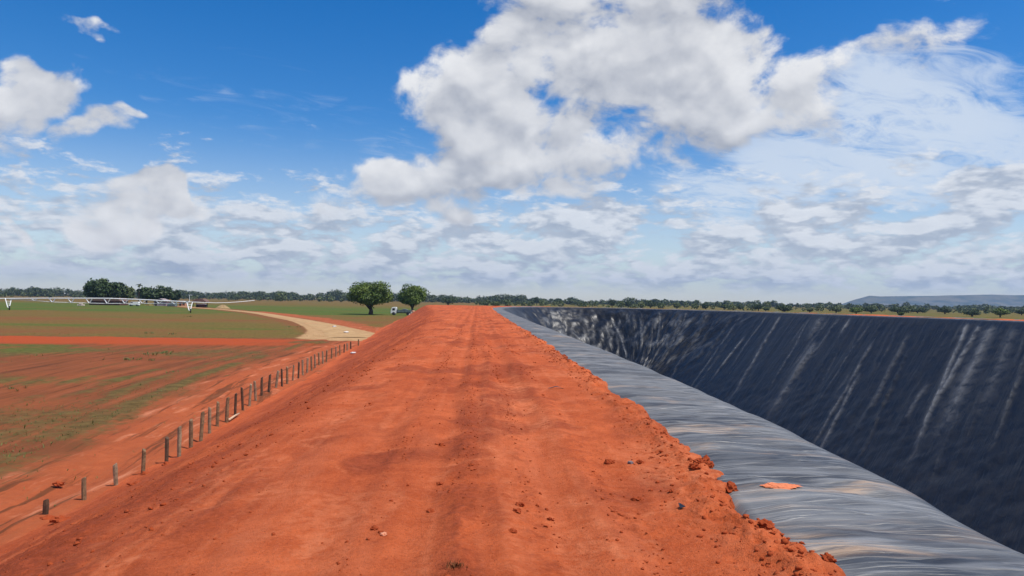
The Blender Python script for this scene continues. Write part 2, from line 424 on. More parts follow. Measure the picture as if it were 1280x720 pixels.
dustR = b.m('MULTIPLY', b.mr(b.noise(b.v('MULTIPLY', uw, (1.5, .42, 1)), 1., 5, .6, .5), .53, .68), b.mr(b.noise(b.v('MULTIPLY', uw, (11., .8, 1)), 1., 5, .65), .36, .6))
stF = b.mr(b.noise(b.v('MULTIPLY', uw, (6.5, .50, 1)), 1., 7, .66, .12), .36, .66)
stG = b.mr(b.noise(b.v('MULTIPLY', uw, (1.9, .22, 1)), 1., 5, .6, .5), .38, .64)
colF = b.mix(b.m('MULTIPLY', b.m('ADD', dust_sheenF, b.m('ADD', stF, stG)), .36), (.018, .021, .027), (.225, .224, .216))  # dust grey, with the sky sheen of the flat margin painted into the colour
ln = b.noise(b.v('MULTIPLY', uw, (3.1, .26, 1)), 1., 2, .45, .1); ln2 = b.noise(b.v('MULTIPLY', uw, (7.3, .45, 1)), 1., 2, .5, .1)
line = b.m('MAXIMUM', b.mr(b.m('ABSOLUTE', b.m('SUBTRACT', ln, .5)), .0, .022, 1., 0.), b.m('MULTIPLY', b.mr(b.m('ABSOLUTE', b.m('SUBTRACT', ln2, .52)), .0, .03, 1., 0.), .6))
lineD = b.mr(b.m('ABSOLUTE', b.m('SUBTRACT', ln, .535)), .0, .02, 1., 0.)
colF = b.mix(b.m('MULTIPLY', lineD, .35), colF, (.018, .02, .026))  # dark side of the folds painted as thin lines
colF = b.mix(b.m('MULTIPLY', line, .34), colF, (.34, .34, .335))  # fold highlights painted as thin pale lines
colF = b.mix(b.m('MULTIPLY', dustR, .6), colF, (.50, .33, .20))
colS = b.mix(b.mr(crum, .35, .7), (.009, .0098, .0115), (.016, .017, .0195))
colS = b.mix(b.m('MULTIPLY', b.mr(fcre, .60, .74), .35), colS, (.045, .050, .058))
colS = b.mix(b.m('MULTIPLY', b.attr('streak'), b.mr(crum, .3, .62, .2, 1.)), colS, (.30, .30, .29))  # pale streaks: dust plus light caught by the ridges, painted into the colour
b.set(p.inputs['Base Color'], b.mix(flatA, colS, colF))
b.set(p.inputs['Roughness'], b.m('ADD', b.mr(crum, .3, .7, .36, .5), b.m('MULTIPLY', flatA, .06)))
p.inputs['Specular IOR Level'].default_value = .42
hF = b.m('ADD', b.m('ADD', b.m('MULTIPLY', crease, 1.6), b.m('MULTIPLY', crease2, .7)), b.m('MULTIPLY', line, .3)); hS = b.m('ADD', b.m('MULTIPLY', fcre, 4.), b.m('MULTIPLY', crum, 1.1))
hh = b.n('ShaderNodeMix', data_type='FLOAT'); b.set(hh.inputs[0], flatA); b.set(hh.inputs[2], hS); b.set(hh.inputs[3], hF)
b.set(p.inputs['Normal'], b.bump(hh.outputs[0], .8, .045))
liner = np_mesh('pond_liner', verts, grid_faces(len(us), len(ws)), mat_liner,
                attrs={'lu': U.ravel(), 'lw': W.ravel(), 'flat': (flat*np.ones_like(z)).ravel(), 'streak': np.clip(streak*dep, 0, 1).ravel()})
tag(liner, 'black plastic geomembrane sheet lining the deep reservoir beside the red embankment', 'pond liner')
# pond floor under the lowest folds
fl = LOOP[::12]; cen = np.array([33., 55.]); fv = [(*(cen+(P-cen)*.75), -14.6) for P in fl]
fo = np_mesh('reservoir_bed', fv, [tuple(range(len(fv)))], mat_soil); tag(fo, kind='structure')

# ------------------------------------------------------------------ field (ground sheet)
az = np.r_[np.arange(-180, -64, 3), np.arange(-64, -2, .16), np.arange(-2, 50, .25), np.arange(50, 180, 3)]
rad = [3.]
while rad[-1] < 6600: rad.append(rad[-1]*(1.0125 if rad[-1] < 700 else 1.04))
rad = np.array(rad)
RR, AZ = np.meshgrid(rad, np.radians(az), indexing='ij')
GX, GY = RR*np.sin(AZ), RR*np.cos(AZ)
def inside(px, py, poly):
    r = np.zeros(px.shape, bool); n = len(poly); j = n-1
    for i in range(n):
        xi, yi = poly[i]; xj, yj = poly[j]
        if yi != yj: r ^= ((yi > py) != (yj > py)) & (px < (xj-xi)*(py-yi)/(yj-yi)+xi)
        j = i
    return r
PX, PY = to_px(GX, GY, np.zeros_like(GX))
HOR = 375+.015*(PX-640)
def polyd(x, y, pts):
    best = np.full(x.shape, 1e9); sp = np.zeros(x.shape); acc = 0
    for a, c_ in zip(pts[:-1], pts[1:]):
        dx, dy = c_[0]-a[0], c_[1]-a[1]; L2 = dx*dx+dy*dy
        t = np.clip(((x-a[0])*dx+(y-a[1])*dy)/L2, 0, 1); d = np.hypot(x-a[0]-t*dx, y-a[1]-t*dy)
        sp = np.where(d < best, acc+t, sp); best = np.minimum(best, d); acc += 1
    return best, sp
ROADP = [on_z(*q_)[:2] for q_ in [(196, 381.5), (225, 382.8), (245, 384.6), (280, 387), (320, 391), (350, 396), (378, 401), (402, 407), (422, 414), (436, 422)]]
ROADS = catmull(ROADP, False, 12)
rd, rs_ = polyd(GX, GY, ROADS)
n1 = fbm(GX*.05, GY*.05, 4, .55, 50); n2 = fbm(GX*.22, GY*.22, 4, .6, 51); n3 = fbm(GX*.9, GY*.9, 3, .6, 52)
nb_ = fbm(GX*.012, GY*.035, 4, .55, 53)
left = GX < LT(np.clip(GY, -20, 190))+.0
def band(y, a, c_, s): return sstep(a-s, a+s, y)*sstep(c_+s, c_-s, y)
gy = GY+4*n1
grass = np.full(GX.shape, .85); green = np.full(GX.shape, .45)
# beyond the irrigation line: bright pasture; between: thin brown regrowth; near: bare red soil with weeds
grass = np.where(GX < 5, .66+.25*sstep(150, 215, gy)+.35*(nb_)+.22*n2, grass)
green = np.where(GX < 5, .10+.75*sstep(205, 235, gy+10*n1)*sstep(520, 330, gy)+.25*n1+.2*nb_, green)
nearf = sstep(96, 88, gy)
strip = band(GY+1.5*n2, 78.5-sstep(-20, -60, GX)*1.5, 90.5, .8)
grass = grass*(1-nearf)+nearf*np.clip(.38+.60*fbm(GX*.06, GY*.06, 3, .5, 54)+.35*n2+.35*band(gy, 67, 78, 3)*sstep(-30, -42, GX), 0, 1)
green = green*(1-nearf)+nearf*np.clip(.04+.55*band(gy, 68, 78, 2)*sstep(-32, -45, GX)+.2*n1, 0, 1)
gp = np.exp(-((GX+70)/14)**2-((GY-125)/5)**2)           # a greener patch in the regrowth
gp2 = np.exp(-((GX+36)/9)**2-((GY-118)/3)**2)
green = np.clip(green+.7*np.maximum(gp, gp2), 0, 1); grass = np.clip(grass+.4*np.maximum(gp, gp2), 0, 1)
grass *= 1-np.where(GX < -12, strip*sstep(-18, -24, GX), 0)
# bare travelled track between the posts and the field, swinging into the road
edge_pts = [on_z(*q_)[:2] for q_ in [(-60, 626), (0, 600), (100, 556), (200, 508), (270, 476), (330, 452), (390, 434), (430, 424), (452, 418), (470, 410)]]
ep = np.array(edge_pts); ex = np.interp(GY, ep[:, 1], ep[:, 0])
track = sstep(-1.2, 1.0, GX-ex+1.0*n2)*sstep(175, 120, GY)*(GX < 3)
rt = np.exp(-(rd/4.2)**2)
grass *= 1-track*.93; grass *= 1-sstep(7, 3.5, rd+1.2*n2)*.9
furrow = np.sin((GX-ex)*3.1+1.6*n1)*(.35+.65*sstep(-12, -2, GX-ex))*sstep(-40, -18, GX-ex)*(1-track)*nearf*sstep(-.35, .25, n1+.5*n2)
grass = np.clip(grass+.30*furrow*nearf, 0, 1)
right = GX > 20
green = np.where(right, .42+.4*nb_+.2*n1, green); grass = np.where(right, .82+.3*nb_, grass)
shade = np.clip(.5+.5*fbm(GX*.12, GY*.12, 4, .6, 55)-.40*furrow*nearf, 0, 1)
GZ = .05*n1+.03*n2*sstep(150, 60, RR)+.05*furrow*nearf+.12*strip*(GX < -18)+.03*n3*sstep(60, 30, RR)
GZ += track*(-.05+.07*np.sin((GX-ex)*2.3+.8*n1)*sstep(120, 60, RR)+.04*n2)
bermy = (GX > LT(np.clip(GY, -20, 190))+.5) & (GY < 186) & (GY > -20) & (GX < 10)
GZ *= 1-.95*sstep(7., 3., rd)
vd, _ = polyd(GX, GY, [on_z(*q_)[:2] for q_ in [(322, 389.5), (360, 393.5), (395, 398), (425, 403.5), (452, 410), (478, 418)]])
verge = sstep(4.5, 1.5, vd+1.5*n2)*.8
track = np.maximum(track, verge); grass *= 1-verge
GZ = np.where(bermy, -.8, GZ)
ins = inside(GX, GY, [tuple(p_) for p_ in LOOP[::8]])
GZ = np.where(ins, -30., GZ)
mat_field, b, p = new_mat('field')
tc = b.n('ShaderNodeTexCoord').outputs['Object']
c, h = soil_nodes(b, tc)
sh = b.attr('shade')
cs = b.mix(sh, b.mix(.9, c, (.115, .043, .017)), b.mix(.65, c, (.205, .070, .026)))
cs = b.mix(b.m('MULTIPLY', b.attr('farf'), .8), cs, (.185, .092, .029))
cs = b.mix(b.attr('track'), b.mix(.40, cs, (.19, .065, .026)), b.mix(.55, c, (.27, .080, .034)))
cs = b.mix(b.m('MULTIPLY', b.attr('track'), b.mr(b.noise(b.v('MULTIPLY', tc, (1.2, .22, 1)), 1., 6, .7, .4), .52, .7)), cs, (.56, .20, .10))
tcs = b.n('ShaderNodeSeparateXYZ'); b.set(tcs.inputs[0], tc)
swirl = b.comb(b.attr('perp'), b.m('MULTIPLY', tcs.outputs[1], .05), 0.)
sw = b.noise(swirl, 1.7, 6, .68, .25); near_t = b.m('SUBTRACT', 1., b.attr('farf'))
cs = b.mix(b.m('MULTIPLY', near_t, b.m('MULTIPLY', b.mr(sw, .53, .64), .5)), cs, (.30, .092, .038))
cs = b.mix(b.m('MULTIPLY', near_t, b.m('MULTIPLY', b.mr(sw, .47, .38), .75)), cs, (.095, .036, .015))
cs = b.mix(b.attr('redstrip'), cs, (.36, .066, .018))
gv = b.noise(tc, 1.4, 6, .7); gv2 = b.noise(tc, .12, 4, .6)
olive = b.mix(b.mr(gv, .3, .7), (.115, .068, .018), (.205, .125, .034))
grn = b.mix(b.mr(gv, .3, .7), (.052, .084, .014), (.098, .142, .022))
olive = b.mix(near_t, olive, b.mix(b.mr(gv, .3, .7), (.090, .056, .018), (.165, .105, .036)))
cg = b.mix(b.attr('green'), olive, grn)
gm = b.m('ADD', b.attr('grass'), b.m('MULTIPLY', b.m('SUBTRACT', b.noise(tc, 2.2, 6, .75), .5), 1.3))
gm = b.m('ADD', gm, b.m('MULTIPLY', near_t, b.m('MULTIPLY', b.m('SUBTRACT', .5, sw), 1.1)))
c = b.mix(b.mr(gm, .25, .75), cs, cg)
rn = b.noise(tc, .6, 5, .65)
sand = b.mix(b.mr(rn, .3, .7), (.36, .205, .09), (.48, .30, .145))
c = b.mix(b.mr(b.m('ADD', b.attr('road'), b.m('MULTIPLY', b.m('SUBTRACT', rn, .5), .5)), .38, .6), c, sand)
b.set(p.inputs['Base Color'], c); p.inputs['Roughness'].default_value = 1; p.inputs['Specular IOR Level'].default_value = .1
b.set(p.inputs['Normal'], b.bump(b.m('ADD', h, b.m('MULTIPLY', gv, 1.2)), .6, .05))
roadw = np.interp(rs_/12., [0, 3, 6, 8, 9], [1.9, 1.9, 2.5, 4.2, 6.2])
roada = sstep(roadw*1.5, roadw*.6, rd)
gnd = np_mesh('ground', np.stack([GX, GY, GZ], -1).reshape(-1, 3), grid_faces(len(rad), len(az), True), mat_field,
              attrs={'grass': np.clip(grass, 0, 1).ravel(), 'green': np.clip(green, 0, 1).ravel(), 'shade': shade.ravel(), 'track': track.ravel(),
                     'road': roada.ravel(), 'farf': (1-nearf).ravel(), 'perp': (GX-ex).ravel(), 'redstrip': (strip*(GX < -10)*sstep(-17, -24, GX+3*n2)).ravel()})
tag(gnd, kind='structure')
# centre of the ring closed below the embankment
cv = [(rad[0]*sin(R(a)), rad[0]*cos(R(a)), -.8) for a in range(0, 360, 20)]

# the pale sandy road
mat_sand, b, p = new_mat('pale_sand')
tc = b.n('ShaderNodeTexCoord').outputs['Object']
rn = b.noise(tc, .6, 6, .65); rn2 = b.noise(tc, .12, 4, .6)
c = b.mix(b.mr(rn, .3, .7), (.36, .215, .095), (.50, .32, .155)); c = b.mix(b.m('MULTIPLY', b.mr(rn2, .5, .68), .5), c, (.50, .20, .09))
b.set(p.inputs['Base Color'], c); p.inputs['Roughness'].default_value = 1; p.inputs['Specular IOR Level'].default_value = .1
tg = np.gradient(ROADS, axis=0); tg /= np.linalg.norm(tg, axis=1)[:, None]; nm = np.stack([-tg[:, 1], tg[:, 0]], -1)
rw = np.interp(np.arange(len(ROADS))/12., [0, 3, 6, 7.5, 9], [1.1, 1.2, 1.6, 2.5, 2.6])
rv = []
for i in range(len(ROADS)):
    for k in range(9):
        o_ = (k-4)/4*(rw[i]*(1+.18*fbm(i*.25, k*.01+2, 3, .5, 60)))
        rv.append((*(ROADS[i]+nm[i]*o_), .07-.055*(abs(k-4)/4)**3))
rdob = np_mesh('dirt_road', rv, grid_faces(len(ROADS), 9), mat_sand); tag(rdob, kind='structure')

# ------------------------------------------------------------------ distant hill
mat_hill, b, p = new_mat('hill_scrub')
tc = b.n('ShaderNodeTexCoord').outputs['Object']
hn = b.noise(b.v('MULTIPLY', tc, (1, 1, 2.5)), .006, 6, .62)
b.set(p.inputs['Base Color'], b.mix(b.mr(hn, .36, .62), (.030, .050, .030), (.13, .12, .075))); p.inputs['Roughness'].default_value = 1
HD = 5200.
prof_px = [(1040, 388), (1052, 380), (1066, 375.0), (1080, 371.2), (1087, 369.4), (1100, 370.6), (1125, 370.3), (1160, 369.8), (1200, 369), (1240, 368.4), (1290, 369), (1400, 369.5), (1600, 371), (1800, 372), (1900, 388)]
xs = np.linspace(1040, 1900, 260); yt = np.interp(xs, [a for a, _ in prof_px], [c_ for _, c_ in prof_px])
hv = []
for k in range(22):
    t = k/21
    for i, x_ in enumerate(xs):
        top = on_d(x_, yt[i], HD); hz = max(top[2]+2.2*perlin(i*.12, .3), 0)
        d_ = HD-700*(1-t)+130*fbm(i*.08, t*1.5, 4, .5, 70)*(1-t)
        zz = hz*(t**1.5*.75+.25*sstep(.75, .97, t))+10*fbm(i*.15, t*4, 3, .5, 71)*t*(1-t)*3
        hv.append((top[0]*d_/HD, d_, zz-4*(1-t)))
for i, x_ in enumerate(xs):
    top = on_d(x_, yt[i], HD); hv.append((top[0]*(HD+900)/HD, HD+900, max(top[2], 0)*.9))
for i, x_ in enumerate(xs):
    top = on_d(x_, yt[i], HD); hv.append((top[0]*(HD+1500)/HD, HD+1500, -10))
hill = np_mesh('hill', hv, grid_faces(24, len(xs)), mat_hill); tag(hill, kind='structure')

# ------------------------------------------------------------------ foliage
def leaf_mat(name, dark, lite, rough=.55):
    m, b, p = new_mat(name)
    tcn = b.attrc('tint')
    s_ = b.n('ShaderNodeSeparateColor'); b.set(s_.inputs[0], tcn)
    b.set(p.inputs['Base Color'], b.mix(s_.outputs[0], dark, lite)); p.inputs['Roughness'].default_value = rough
    p.inputs['Specular IOR Level'].default_value = .3
    return m
M_mango = leaf_mat('mango_leaves', (.034, .070, .010), (.15, .205, .026))
M_dark = leaf_mat('dark_leaves', (.016, .036, .011), (.060, .092, .022))
M_scrub = leaf_mat('scrub_leaves', (.035, .060, .018), (.13, .155, .042))
M_wood = leaf_mat('woodland_leaves', (.028, .052, .018), (.105, .125, .040))
M_dry = leaf_mat('dry_leaves', (.06, .055, .022), (.15, .12, .05))
M_bark = simple('bark', (.085, .065, .05), .9, .35, 2.)
M_palm = leaf_mat('palm_fronds', (.030, .050, .018), (.085, .105, .04))
M_weed = leaf_mat('weed_leaves', (.050, .085, .016), (.13, .17, .035))

def clumps(rng, blobs, n, size, shell=.55, up=.35):
    """leaf faces through the volume of lumpy crowns; blobs: (x,y,z,rx,ry,rz)"""
    B = np.array(blobs, float); vol = (B[:, 3]*B[:, 4]*B[:, 5])**.75; pb = vol/vol.sum()
    k = rng.choice(len(B), n, p=pb)
    d = rng.normal(size=(n, 3)); d /= np.linalg.norm(d, axis=1)[:, None]
    r = shell+(1-shell)*rng.random(n)**.6
    r *= 1+.22*np.sin(d[:, 0]*7+k)*np.sin(d[:, 1]*6+k*2)*np.sin(d[:, 2]*7+1+k)
    P = B[k, :3]+d*B[k, 3:]*r[:, None]
    nn = d*.7+rng.normal(size=(n, 3))*.6+np.array([0, 0, up]); nn /= np.linalg.norm(nn, axis=1)[:, None]
    a = np.cross(nn, rng.normal(size=(n, 3))); a /= np.linalg.norm(a, axis=1)[:, None]; bb = np.cross(nn, a)
    s_ = size*(.55+.9*rng.random(n))[:, None]
    V = np.stack([P-a*s_, P-bb*s_*.55, P+a*s_, P+bb*s_*.55], 1).reshape(-1, 3)
    tint = np.clip(.5+.22*rng.normal(size=n)+.25*np.sin(k*2.4), 0, 1)
    return V, np.arange(4*n).reshape(-1, 4), np.repeat(tint, 4)
def crown_obj(name, rng, blobs, n, size, mat, parent=None, link=True, **k):
    V, Fc, t = clumps(rng, blobs, n, size, **k)
    return np_mesh(name, V, Fc, mat, parent, False, {'tint': np.stack([t, t, t], -1)}, link)
def trunk_mb(rng, h, r, targets):
    m = MB(); m.tube([(0, 0, -.3), (.05*h, 0, h*.3), (-.02*h, .03*h, h*.62)], [r*1.35, r, r*.8], 9)
    for t in targets:
        st = np.array((.02*h*rng.normal(), .02*h*rng.normal(), h*rng.uniform(.4, .62))); t = np.array(t[:3])
        m.tube([st, st*.45+t*.55+rng.normal(size=3)*.04*h, t], [r*.55, r*.33, r*.1], 6)
    return m
def tree(name, loc, W_, H_, mat, label, cat, rng, n, size, base=.22, nb=16, flat=1., group=None, lean=0., rz=0.):
    t = empty(name, loc, label, cat, group, rz)
    bl = []
    zc = H_*(base+(1-base)*.5); rz_ = H_*(1-base)*.5
    for i in range(nb):
        d = rng.normal(size=3); d /= np.linalg.norm(d); q_ = rng.uniform(.45, .78)
        if d[2] < -.55: d[2] *= .5
        s_ = rng.uniform(.26, .42)
        if i < 2: d = d*.25; s_ = .62
        bl.append((d[0]*q_*W_*.5+lean*d[2], d[1]*q_*W_*.5, zc+d[2]*q_*rz_*flat, W_*.5*s_*1.25, W_*.5*s_*1.25, rz_*s_*1.15))
    crown_obj('crown', rng, bl, n, size, mat, t)
    trunk_mb(rng, H_*max(base, .18)*1.9, max(.12, W_*.042), [b_ for b_ in bl[:9]]).build('trunk', M_bark, t, smooth=True)
    return t
rg = np.random.default_rng(5)
# two mango trees by the truck
pz = on_z(463, 393.2)
tree('mango_tree', pz, 14.6, 11.2, M_mango, 'large round mango tree with thick dark trunk, alone in the pasture left of the truck', 'tree', rg, 17000, .27, base=.14, nb=38)
pz2 = on_z(515, 391.2)
tree('mango_tree', pz2, 10.8, 10.2, M_mango, 'smaller mango tree with a rounded crown rising directly behind the flatbed truck', 'tree', rg, 11000, .27, base=.16, nb=28)

# the dark grove around the farm buildings, left
def t_px(px, base, wpx, hpx, name, mat, label, cat='tree', n=2500, size=.42, bs=.10, nb=14, group=None):
    g = on_z(px, base); k = g[1]/F
    return tree(name, g, wpx*k, hpx*k, mat, label, cat, rg, n, size, bs, nb, 1., group)
t_px(120, 381, 30, 35, 'grove_tree', M_dark, 'tallest dark tree of the farm grove, at the left end above the barn', n=3600, size=.62)
t_px(140, 381, 34, 30, 'grove_tree', M_dark, 'broad dark tree of the farm grove, just right of the tallest one', n=3200, size=.62)
t_px(157, 380.5, 20, 24, 'grove_tree', M_scrub, 'lower lighter green tree in the farm grove, just left of the palm', n=1800, size=.6)
t_px(183, 380.5, 24, 23, 'grove_tree', M_dark, 'dark spreading tree in the farm grove, just right of the palm', n=2300, size=.6)
t_px(203, 380.5, 28, 23.5, 'grove_tree', M_dark, 'wide domed dark tree over the grey shed in the farm grove', n=2600, size=.6)
t_px(219, 380.5, 15, 18, 'grove_tree', M_dark, 'small dark tree at the right end of the farm grove above the orange hut', n=1400, size=.55)
# palm
gp_ = on_z(173, 381); k = gp_[1]/F
palm = empty('palm_tree', gp_, 'slim palm tree with a spiky head rising between the dark trees of the farm grove', 'palm tree')
hp = 26.5*k
MB().tube([(0, 0, -.2), (.1, 0, hp*.5), (.25, 0, hp*.9)], [.22, .17, .13], 8).build('trunk', M_bark, palm, smooth=True)
pv = []; pf = []; pt = []
for i in range(22):
    a = i*2.399; el = rg.uniform(.0, 1.1); L_ = rg.uniform(2.0, 2.9)
    for s_ in range(7):
        t0 = s_/6
        px_0 = np.array([cos(a)*L_*t0*cos(el), sin(a)*L_*t0*cos(el), L_*t0*sin(el)-1.5*t0*t0])+np.array([.25, 0, hp*.9])
        wd = .36*sin(pi*min(1, .15+t0*.85)); sd = np.array([-sin(a), cos(a), 0])*wd
        pv += [px_0-sd+np.array([0, 0, -.2*wd]), px_0, px_0+sd+np.array([0, 0, -.2*wd])]
        pt += [.5+.3*rg.normal()]*3
    o_ = i*21
    for s_ in range(6):
        q0 = o_+s_*3; pf += [(q0, q0+1, q0+4, q0+3), (q0+1, q0+2, q0+5, q0+4)]
pt = np.clip(pt, 0, 1)
np_mesh('fronds', pv, pf, M_palm, palm, False, {'tint': np.stack([pt]*3, -1)})

# far woodland reading as one mass along the horizon
def woodland(name, label, x0, x1, dmin, dmax, n, hmin, hmax, mat, q, size, rowstep=1.0):
    bl = []
    for i in range(n):
        x_ = rg.uniform(x0, x1); d_ = rg.uniform(dmin, dmax); g = on_d(x_, 375, d_)
        h_ = rg.uniform(hmin, hmax)*(1+.40*perlin(x_*.02, 7.7)+.25*perlin(x_*.09, 3.1))*(1.35 if rg.random() < .06 else 1); w_ = h_*rg.uniform(.45, .8)
        bl.append((g[0], g[1], h_*.52, w_, w_, h_*.52))
        bl.append((g[0]+w_*rg.uniform(-.6, .6), g[1], h_*.75, w_*.55, w_*.55, h_*.3))
    o_ = crown_obj(name, rg, bl, q, size, mat)
    tag(o_, label, 'woodland', kind='stuff'); return o_
woodland('woodland', 'mixed grey-green woodland along the horizon behind the farm and pasture', -160, 660, 1050, 1300, 620, 7, 11.5, M_wood, 90000, 1.1)
woodland('woodland', 'low green scrub woodland along the horizon beyond the reservoir', 560, 1450, 1000, 1600, 620, 4.5, 8, M_wood, 60000, 1.2)
woodland('scrub', 'patchy bushy scrub behind the scattered trees beyond the reservoir', 590, 1450, 520, 1000, 300, 2.0, 5.0, M_scrub, 26000, .62)
woodland('scrub', 'patchy dry scrub in front of the horizon woodland on the left', -160, 460, 820, 1040, 120, 2.2, 5.5, M_scrub, 9000, .85)

# scattered trees beyond the reservoir, told apart one by one (px, base y, width, height, leaves, look)
far_trees = [
 (560, 382.5, 24, 12.5, M_dark, 'dense dark tree just beyond the far end of the red embankment'),
 (618, 384.0, 15, 8.5, M_scrub, 'low bright green bush just beyond the far left corner of the reservoir'),
 (671, 381.5, 11, 11, M_dark, 'round dark tree standing above the wrinkled end wall, left of a broader one'),
 (698, 381.8, 14, 9.5, M_dark, 'broad dark tree above the wrinkled end wall, right of the rounder one'),
 (765, 384.4, 11, 11.5, M_dark, 'tall round dark tree above the reservoir corner'),
 (776, 384.6, 10, 9, M_scrub, 'lighter green tree beside the tall round dark one above the reservoir corner'),
 (785, 384.6, 11, 10, M_dark, 'dark tree between a lighter tree and a gap, just right of the reservoir corner'),
 (802, 385.0, 12, 9, M_scrub, 'mid green tree in the cluster right of the reservoir corner, between two darker ones'),
 (813, 385.6, 18, 10, M_dark, 'widest dark tree of the cluster right of the reservoir corner'),
 (826, 385.6, 12, 9, M_dark, 'dark tree ending the cluster right of the reservoir corner'),
 (846, 386.2, 12, 8, M_scrub, 'low spreading green tree left of the small lone dark tree above the far bank'),
 (882, 386.6, 10, 8.5, M_dark, 'small dark tree alone in the thin stretch left of the brown grass bank'),
 (905, 387.0, 13, 8, M_dark, 'dark low tree above the left part of the brown grass bank'),
 (925, 387.6, 9, 7, M_dark, 'smallest dark tree above the brown grass bank'),
 (948, 388.6, 14, 10, M_dark, 'dark bushy tree just left of the wide dark tree before the flat hill begins'),
 (957, 389.2, 10, 6, M_scrub, 'yellow-green bush at the foot of dark trees above the brown bank'),
 (980, 391.4, 20, 11.5, M_dark, 'wide dark tree with visible trunks left of where the flat blue hill begins'),
 (1012, 390.6, 10, 6.5, M_scrub, 'small green bush between the wide dark tree and the flat hill'),
 (1045, 391.4, 16, 8.5, M_scrub, 'greyish green tree under the left foot of the flat blue hill'),
 (1070, 393.0, 17, 10, M_mango, 'leafy green tree right under the sharp left shoulder of the flat hill'),
 (1089, 391.6, 20, 9.5, M_dark, 'dark domed tree just right of the leafy green one under the hill'),
 (1122, 391.8, 21, 9, M_dark, 'domed dark tree under the middle left of the flat hill'),
 (1126, 395.2, 8, 5.5, M_mango, 'small bright green bush in front of a domed dark tree under the hill'),
 (1147, 391.6, 16, 7, M_dark, 'low dark tree between two domed trees under the hill'),
 (1181, 392.6, 20, 9.5, M_dark, 'domed dark tree left of the pale building under the hill'),
 (1215, 395.8, 27, 9.5, M_dark, 'low wide dark tree with a flat crown right of the pale building'),
 (1250, 396.8, 20, 13.5, M_mango, 'tall round green tree, nearest of those at the right end under the hill'),
 (1277, 394.0, 16, 7.5, M_dark, 'dark low tree at the right end of the tree line beyond the red rim'),
]
for (px, by, w_, h_, mt, lab) in far_trees:
    t_px(px, by, w_, h_, 'field_tree', mt, lab, 'bush' if 'bush' in lab.split(' in front')[0].split(' at ')[0] and 'tree' not in lab.split()[1:4] else 'tree', n=1500, size=.34, bs=.07, nb=11, group='trees scattered beyond the reservoir')

# ------------------------------------------------------------------ centre pivot irrigation line
M_galv = simple('galvanised_steel', (.80, .81, .80), .45, .06, 2., .0, .5)
M_rubber = simple('tyre_rubber', (.025, .024, .023), .85, .3, 3.)
M_box = simple('grey_box', (.45, .46, .45), .5, .1)
ga, gb = on_z(10.5, 388.2), on_z(237, 390.6)
dl = (ga[1]+gb[1])/2; ga = on_d(10.5, 388.2, dl+6); gb = on_d(237, 390.6, dl); ga[2] = gb[2] = 0
def pv_pt(px, py):
    t = (px-10.5)/(237-10.5); return on_d(px, py, (dl+6)*(1-t)+dl*t)
pivot = empty('irrigation_pivot', ga, 'white centre pivot irrigation line on wheeled towers spanning the green field', 'irrigation machine')
inv = lambda P_: np.array(P_)-ga
top_px = itp([(-300, 375), (-60, 373.8), (10.5, 373.2), (60, 372.9), (134, 373.0), (178, 374.6), (205, 376.0), (237, 377.4)])
pipe = [inv(pv_pt(x_, float(top_px(x_)))) for x_ in np.linspace(-300, 237, 60)]
MB().tube(pipe, .16, 8).build('span_pipe', M_galv, pivot, smooth=True)
low = [(-300, 377.), (-120, 380), (-25, 376), (10.5, 374), (43, 375.6), (65.5, 377.6), (89, 378.2), (111.5, 378.9), (134, 379.4), (156, 379.3), (178, 379.2), (199, 379.4), (218, 379.8), (237, 378)]
MB().tube([inv(pv_pt(*q_)) for q_ in low[3:]], .09, 5).build('truss_rod', M_galv, pivot, smooth=True)
for (x_, y_) in low[4:-1]:
    m = MB(); hw = 4.2
    yt_ = float(top_px(x_)); tip = inv(pv_pt(x_, y_))
    for s_ in (-1, 1): m.tube([inv(pv_pt(x_+s_*hw, float(top_px(x_+s_*hw)))), tip+np.array([s_*.05, 0, 0])], .15, 5)
    m.build('truss_brace', M_galv, pivot)
for i, (g, tx, ty) in enumerate(((ga, 10.5, 373.2), (gb, 237, 377.4))):
    top = inv(pv_pt(tx, ty)); bs = g-ga; h_ = top[2]; dv = np.array([g[0], g[1], 0.]); dv /= np.linalg.norm(dv); sv_ = np.array([dv[1], -dv[0], 0.])
    tw = MB()
    tw_o = empty('tower', (0, 0, 0)); tw_o.parent = pivot
    for s_ in (-1, 1):
        for e_ in (-1, 1):
            lm = MB().tube([top+sv_*s_*.78+dv*e_*.15, bs+sv_*s_*.2+dv*e_*1.9+np.array([0, 0, .75])], .11, 6); lm.build('leg', M_galv, tw_o)
    for zt_ in (.3, .52, .74):
        hw = .78*(1-zt_)+.2*zt_; c_ = top*(1-zt_)+(bs-dv*1.9*0+np.array([0, 0, .75]))*zt_-dv*1.9*zt_
        MB().tube([c_-sv_*hw, c_+sv_*hw], .06, 5).build('rung', M_galv, tw_o)
    MB().tube([bs-dv*2.1+np.array([0, 0, .78]), bs+dv*2.1+np.array([0, 0, .78])], .15, 6).build('base_beam', M_galv, tw_o)
    for e_ in (-1, 1):
        c_ = bs+dv*e_*1.85+sv_*.25+np.array([0, 0, .62]); wb = MB().tube([c_-sv_*.17, c_-sv_*.12, c_+sv_*.12, c_+sv_*.17], [.5, .62, .62, .5], 18); wb.build('wheel', M_rubber, tw_o, smooth=False)
    if i == 1:
        MB().tube([top, top+np.array([-.1, 0, 2.0])], .07, 6).box(top+np.array([.2, 0, 2.05]), (1.0, .12, .12)).build('mast', M_galv, pivot)
        MB().box(top+np.array([-.55, -.3, -.1]), (.7, .5, .8)).build('control_box', M_box, pivot, .03)
oh = [(237, 377.4), (255, 378.2), (270, 378.6), (285, 378.3), (300, 377.2), (318, 375.6)]
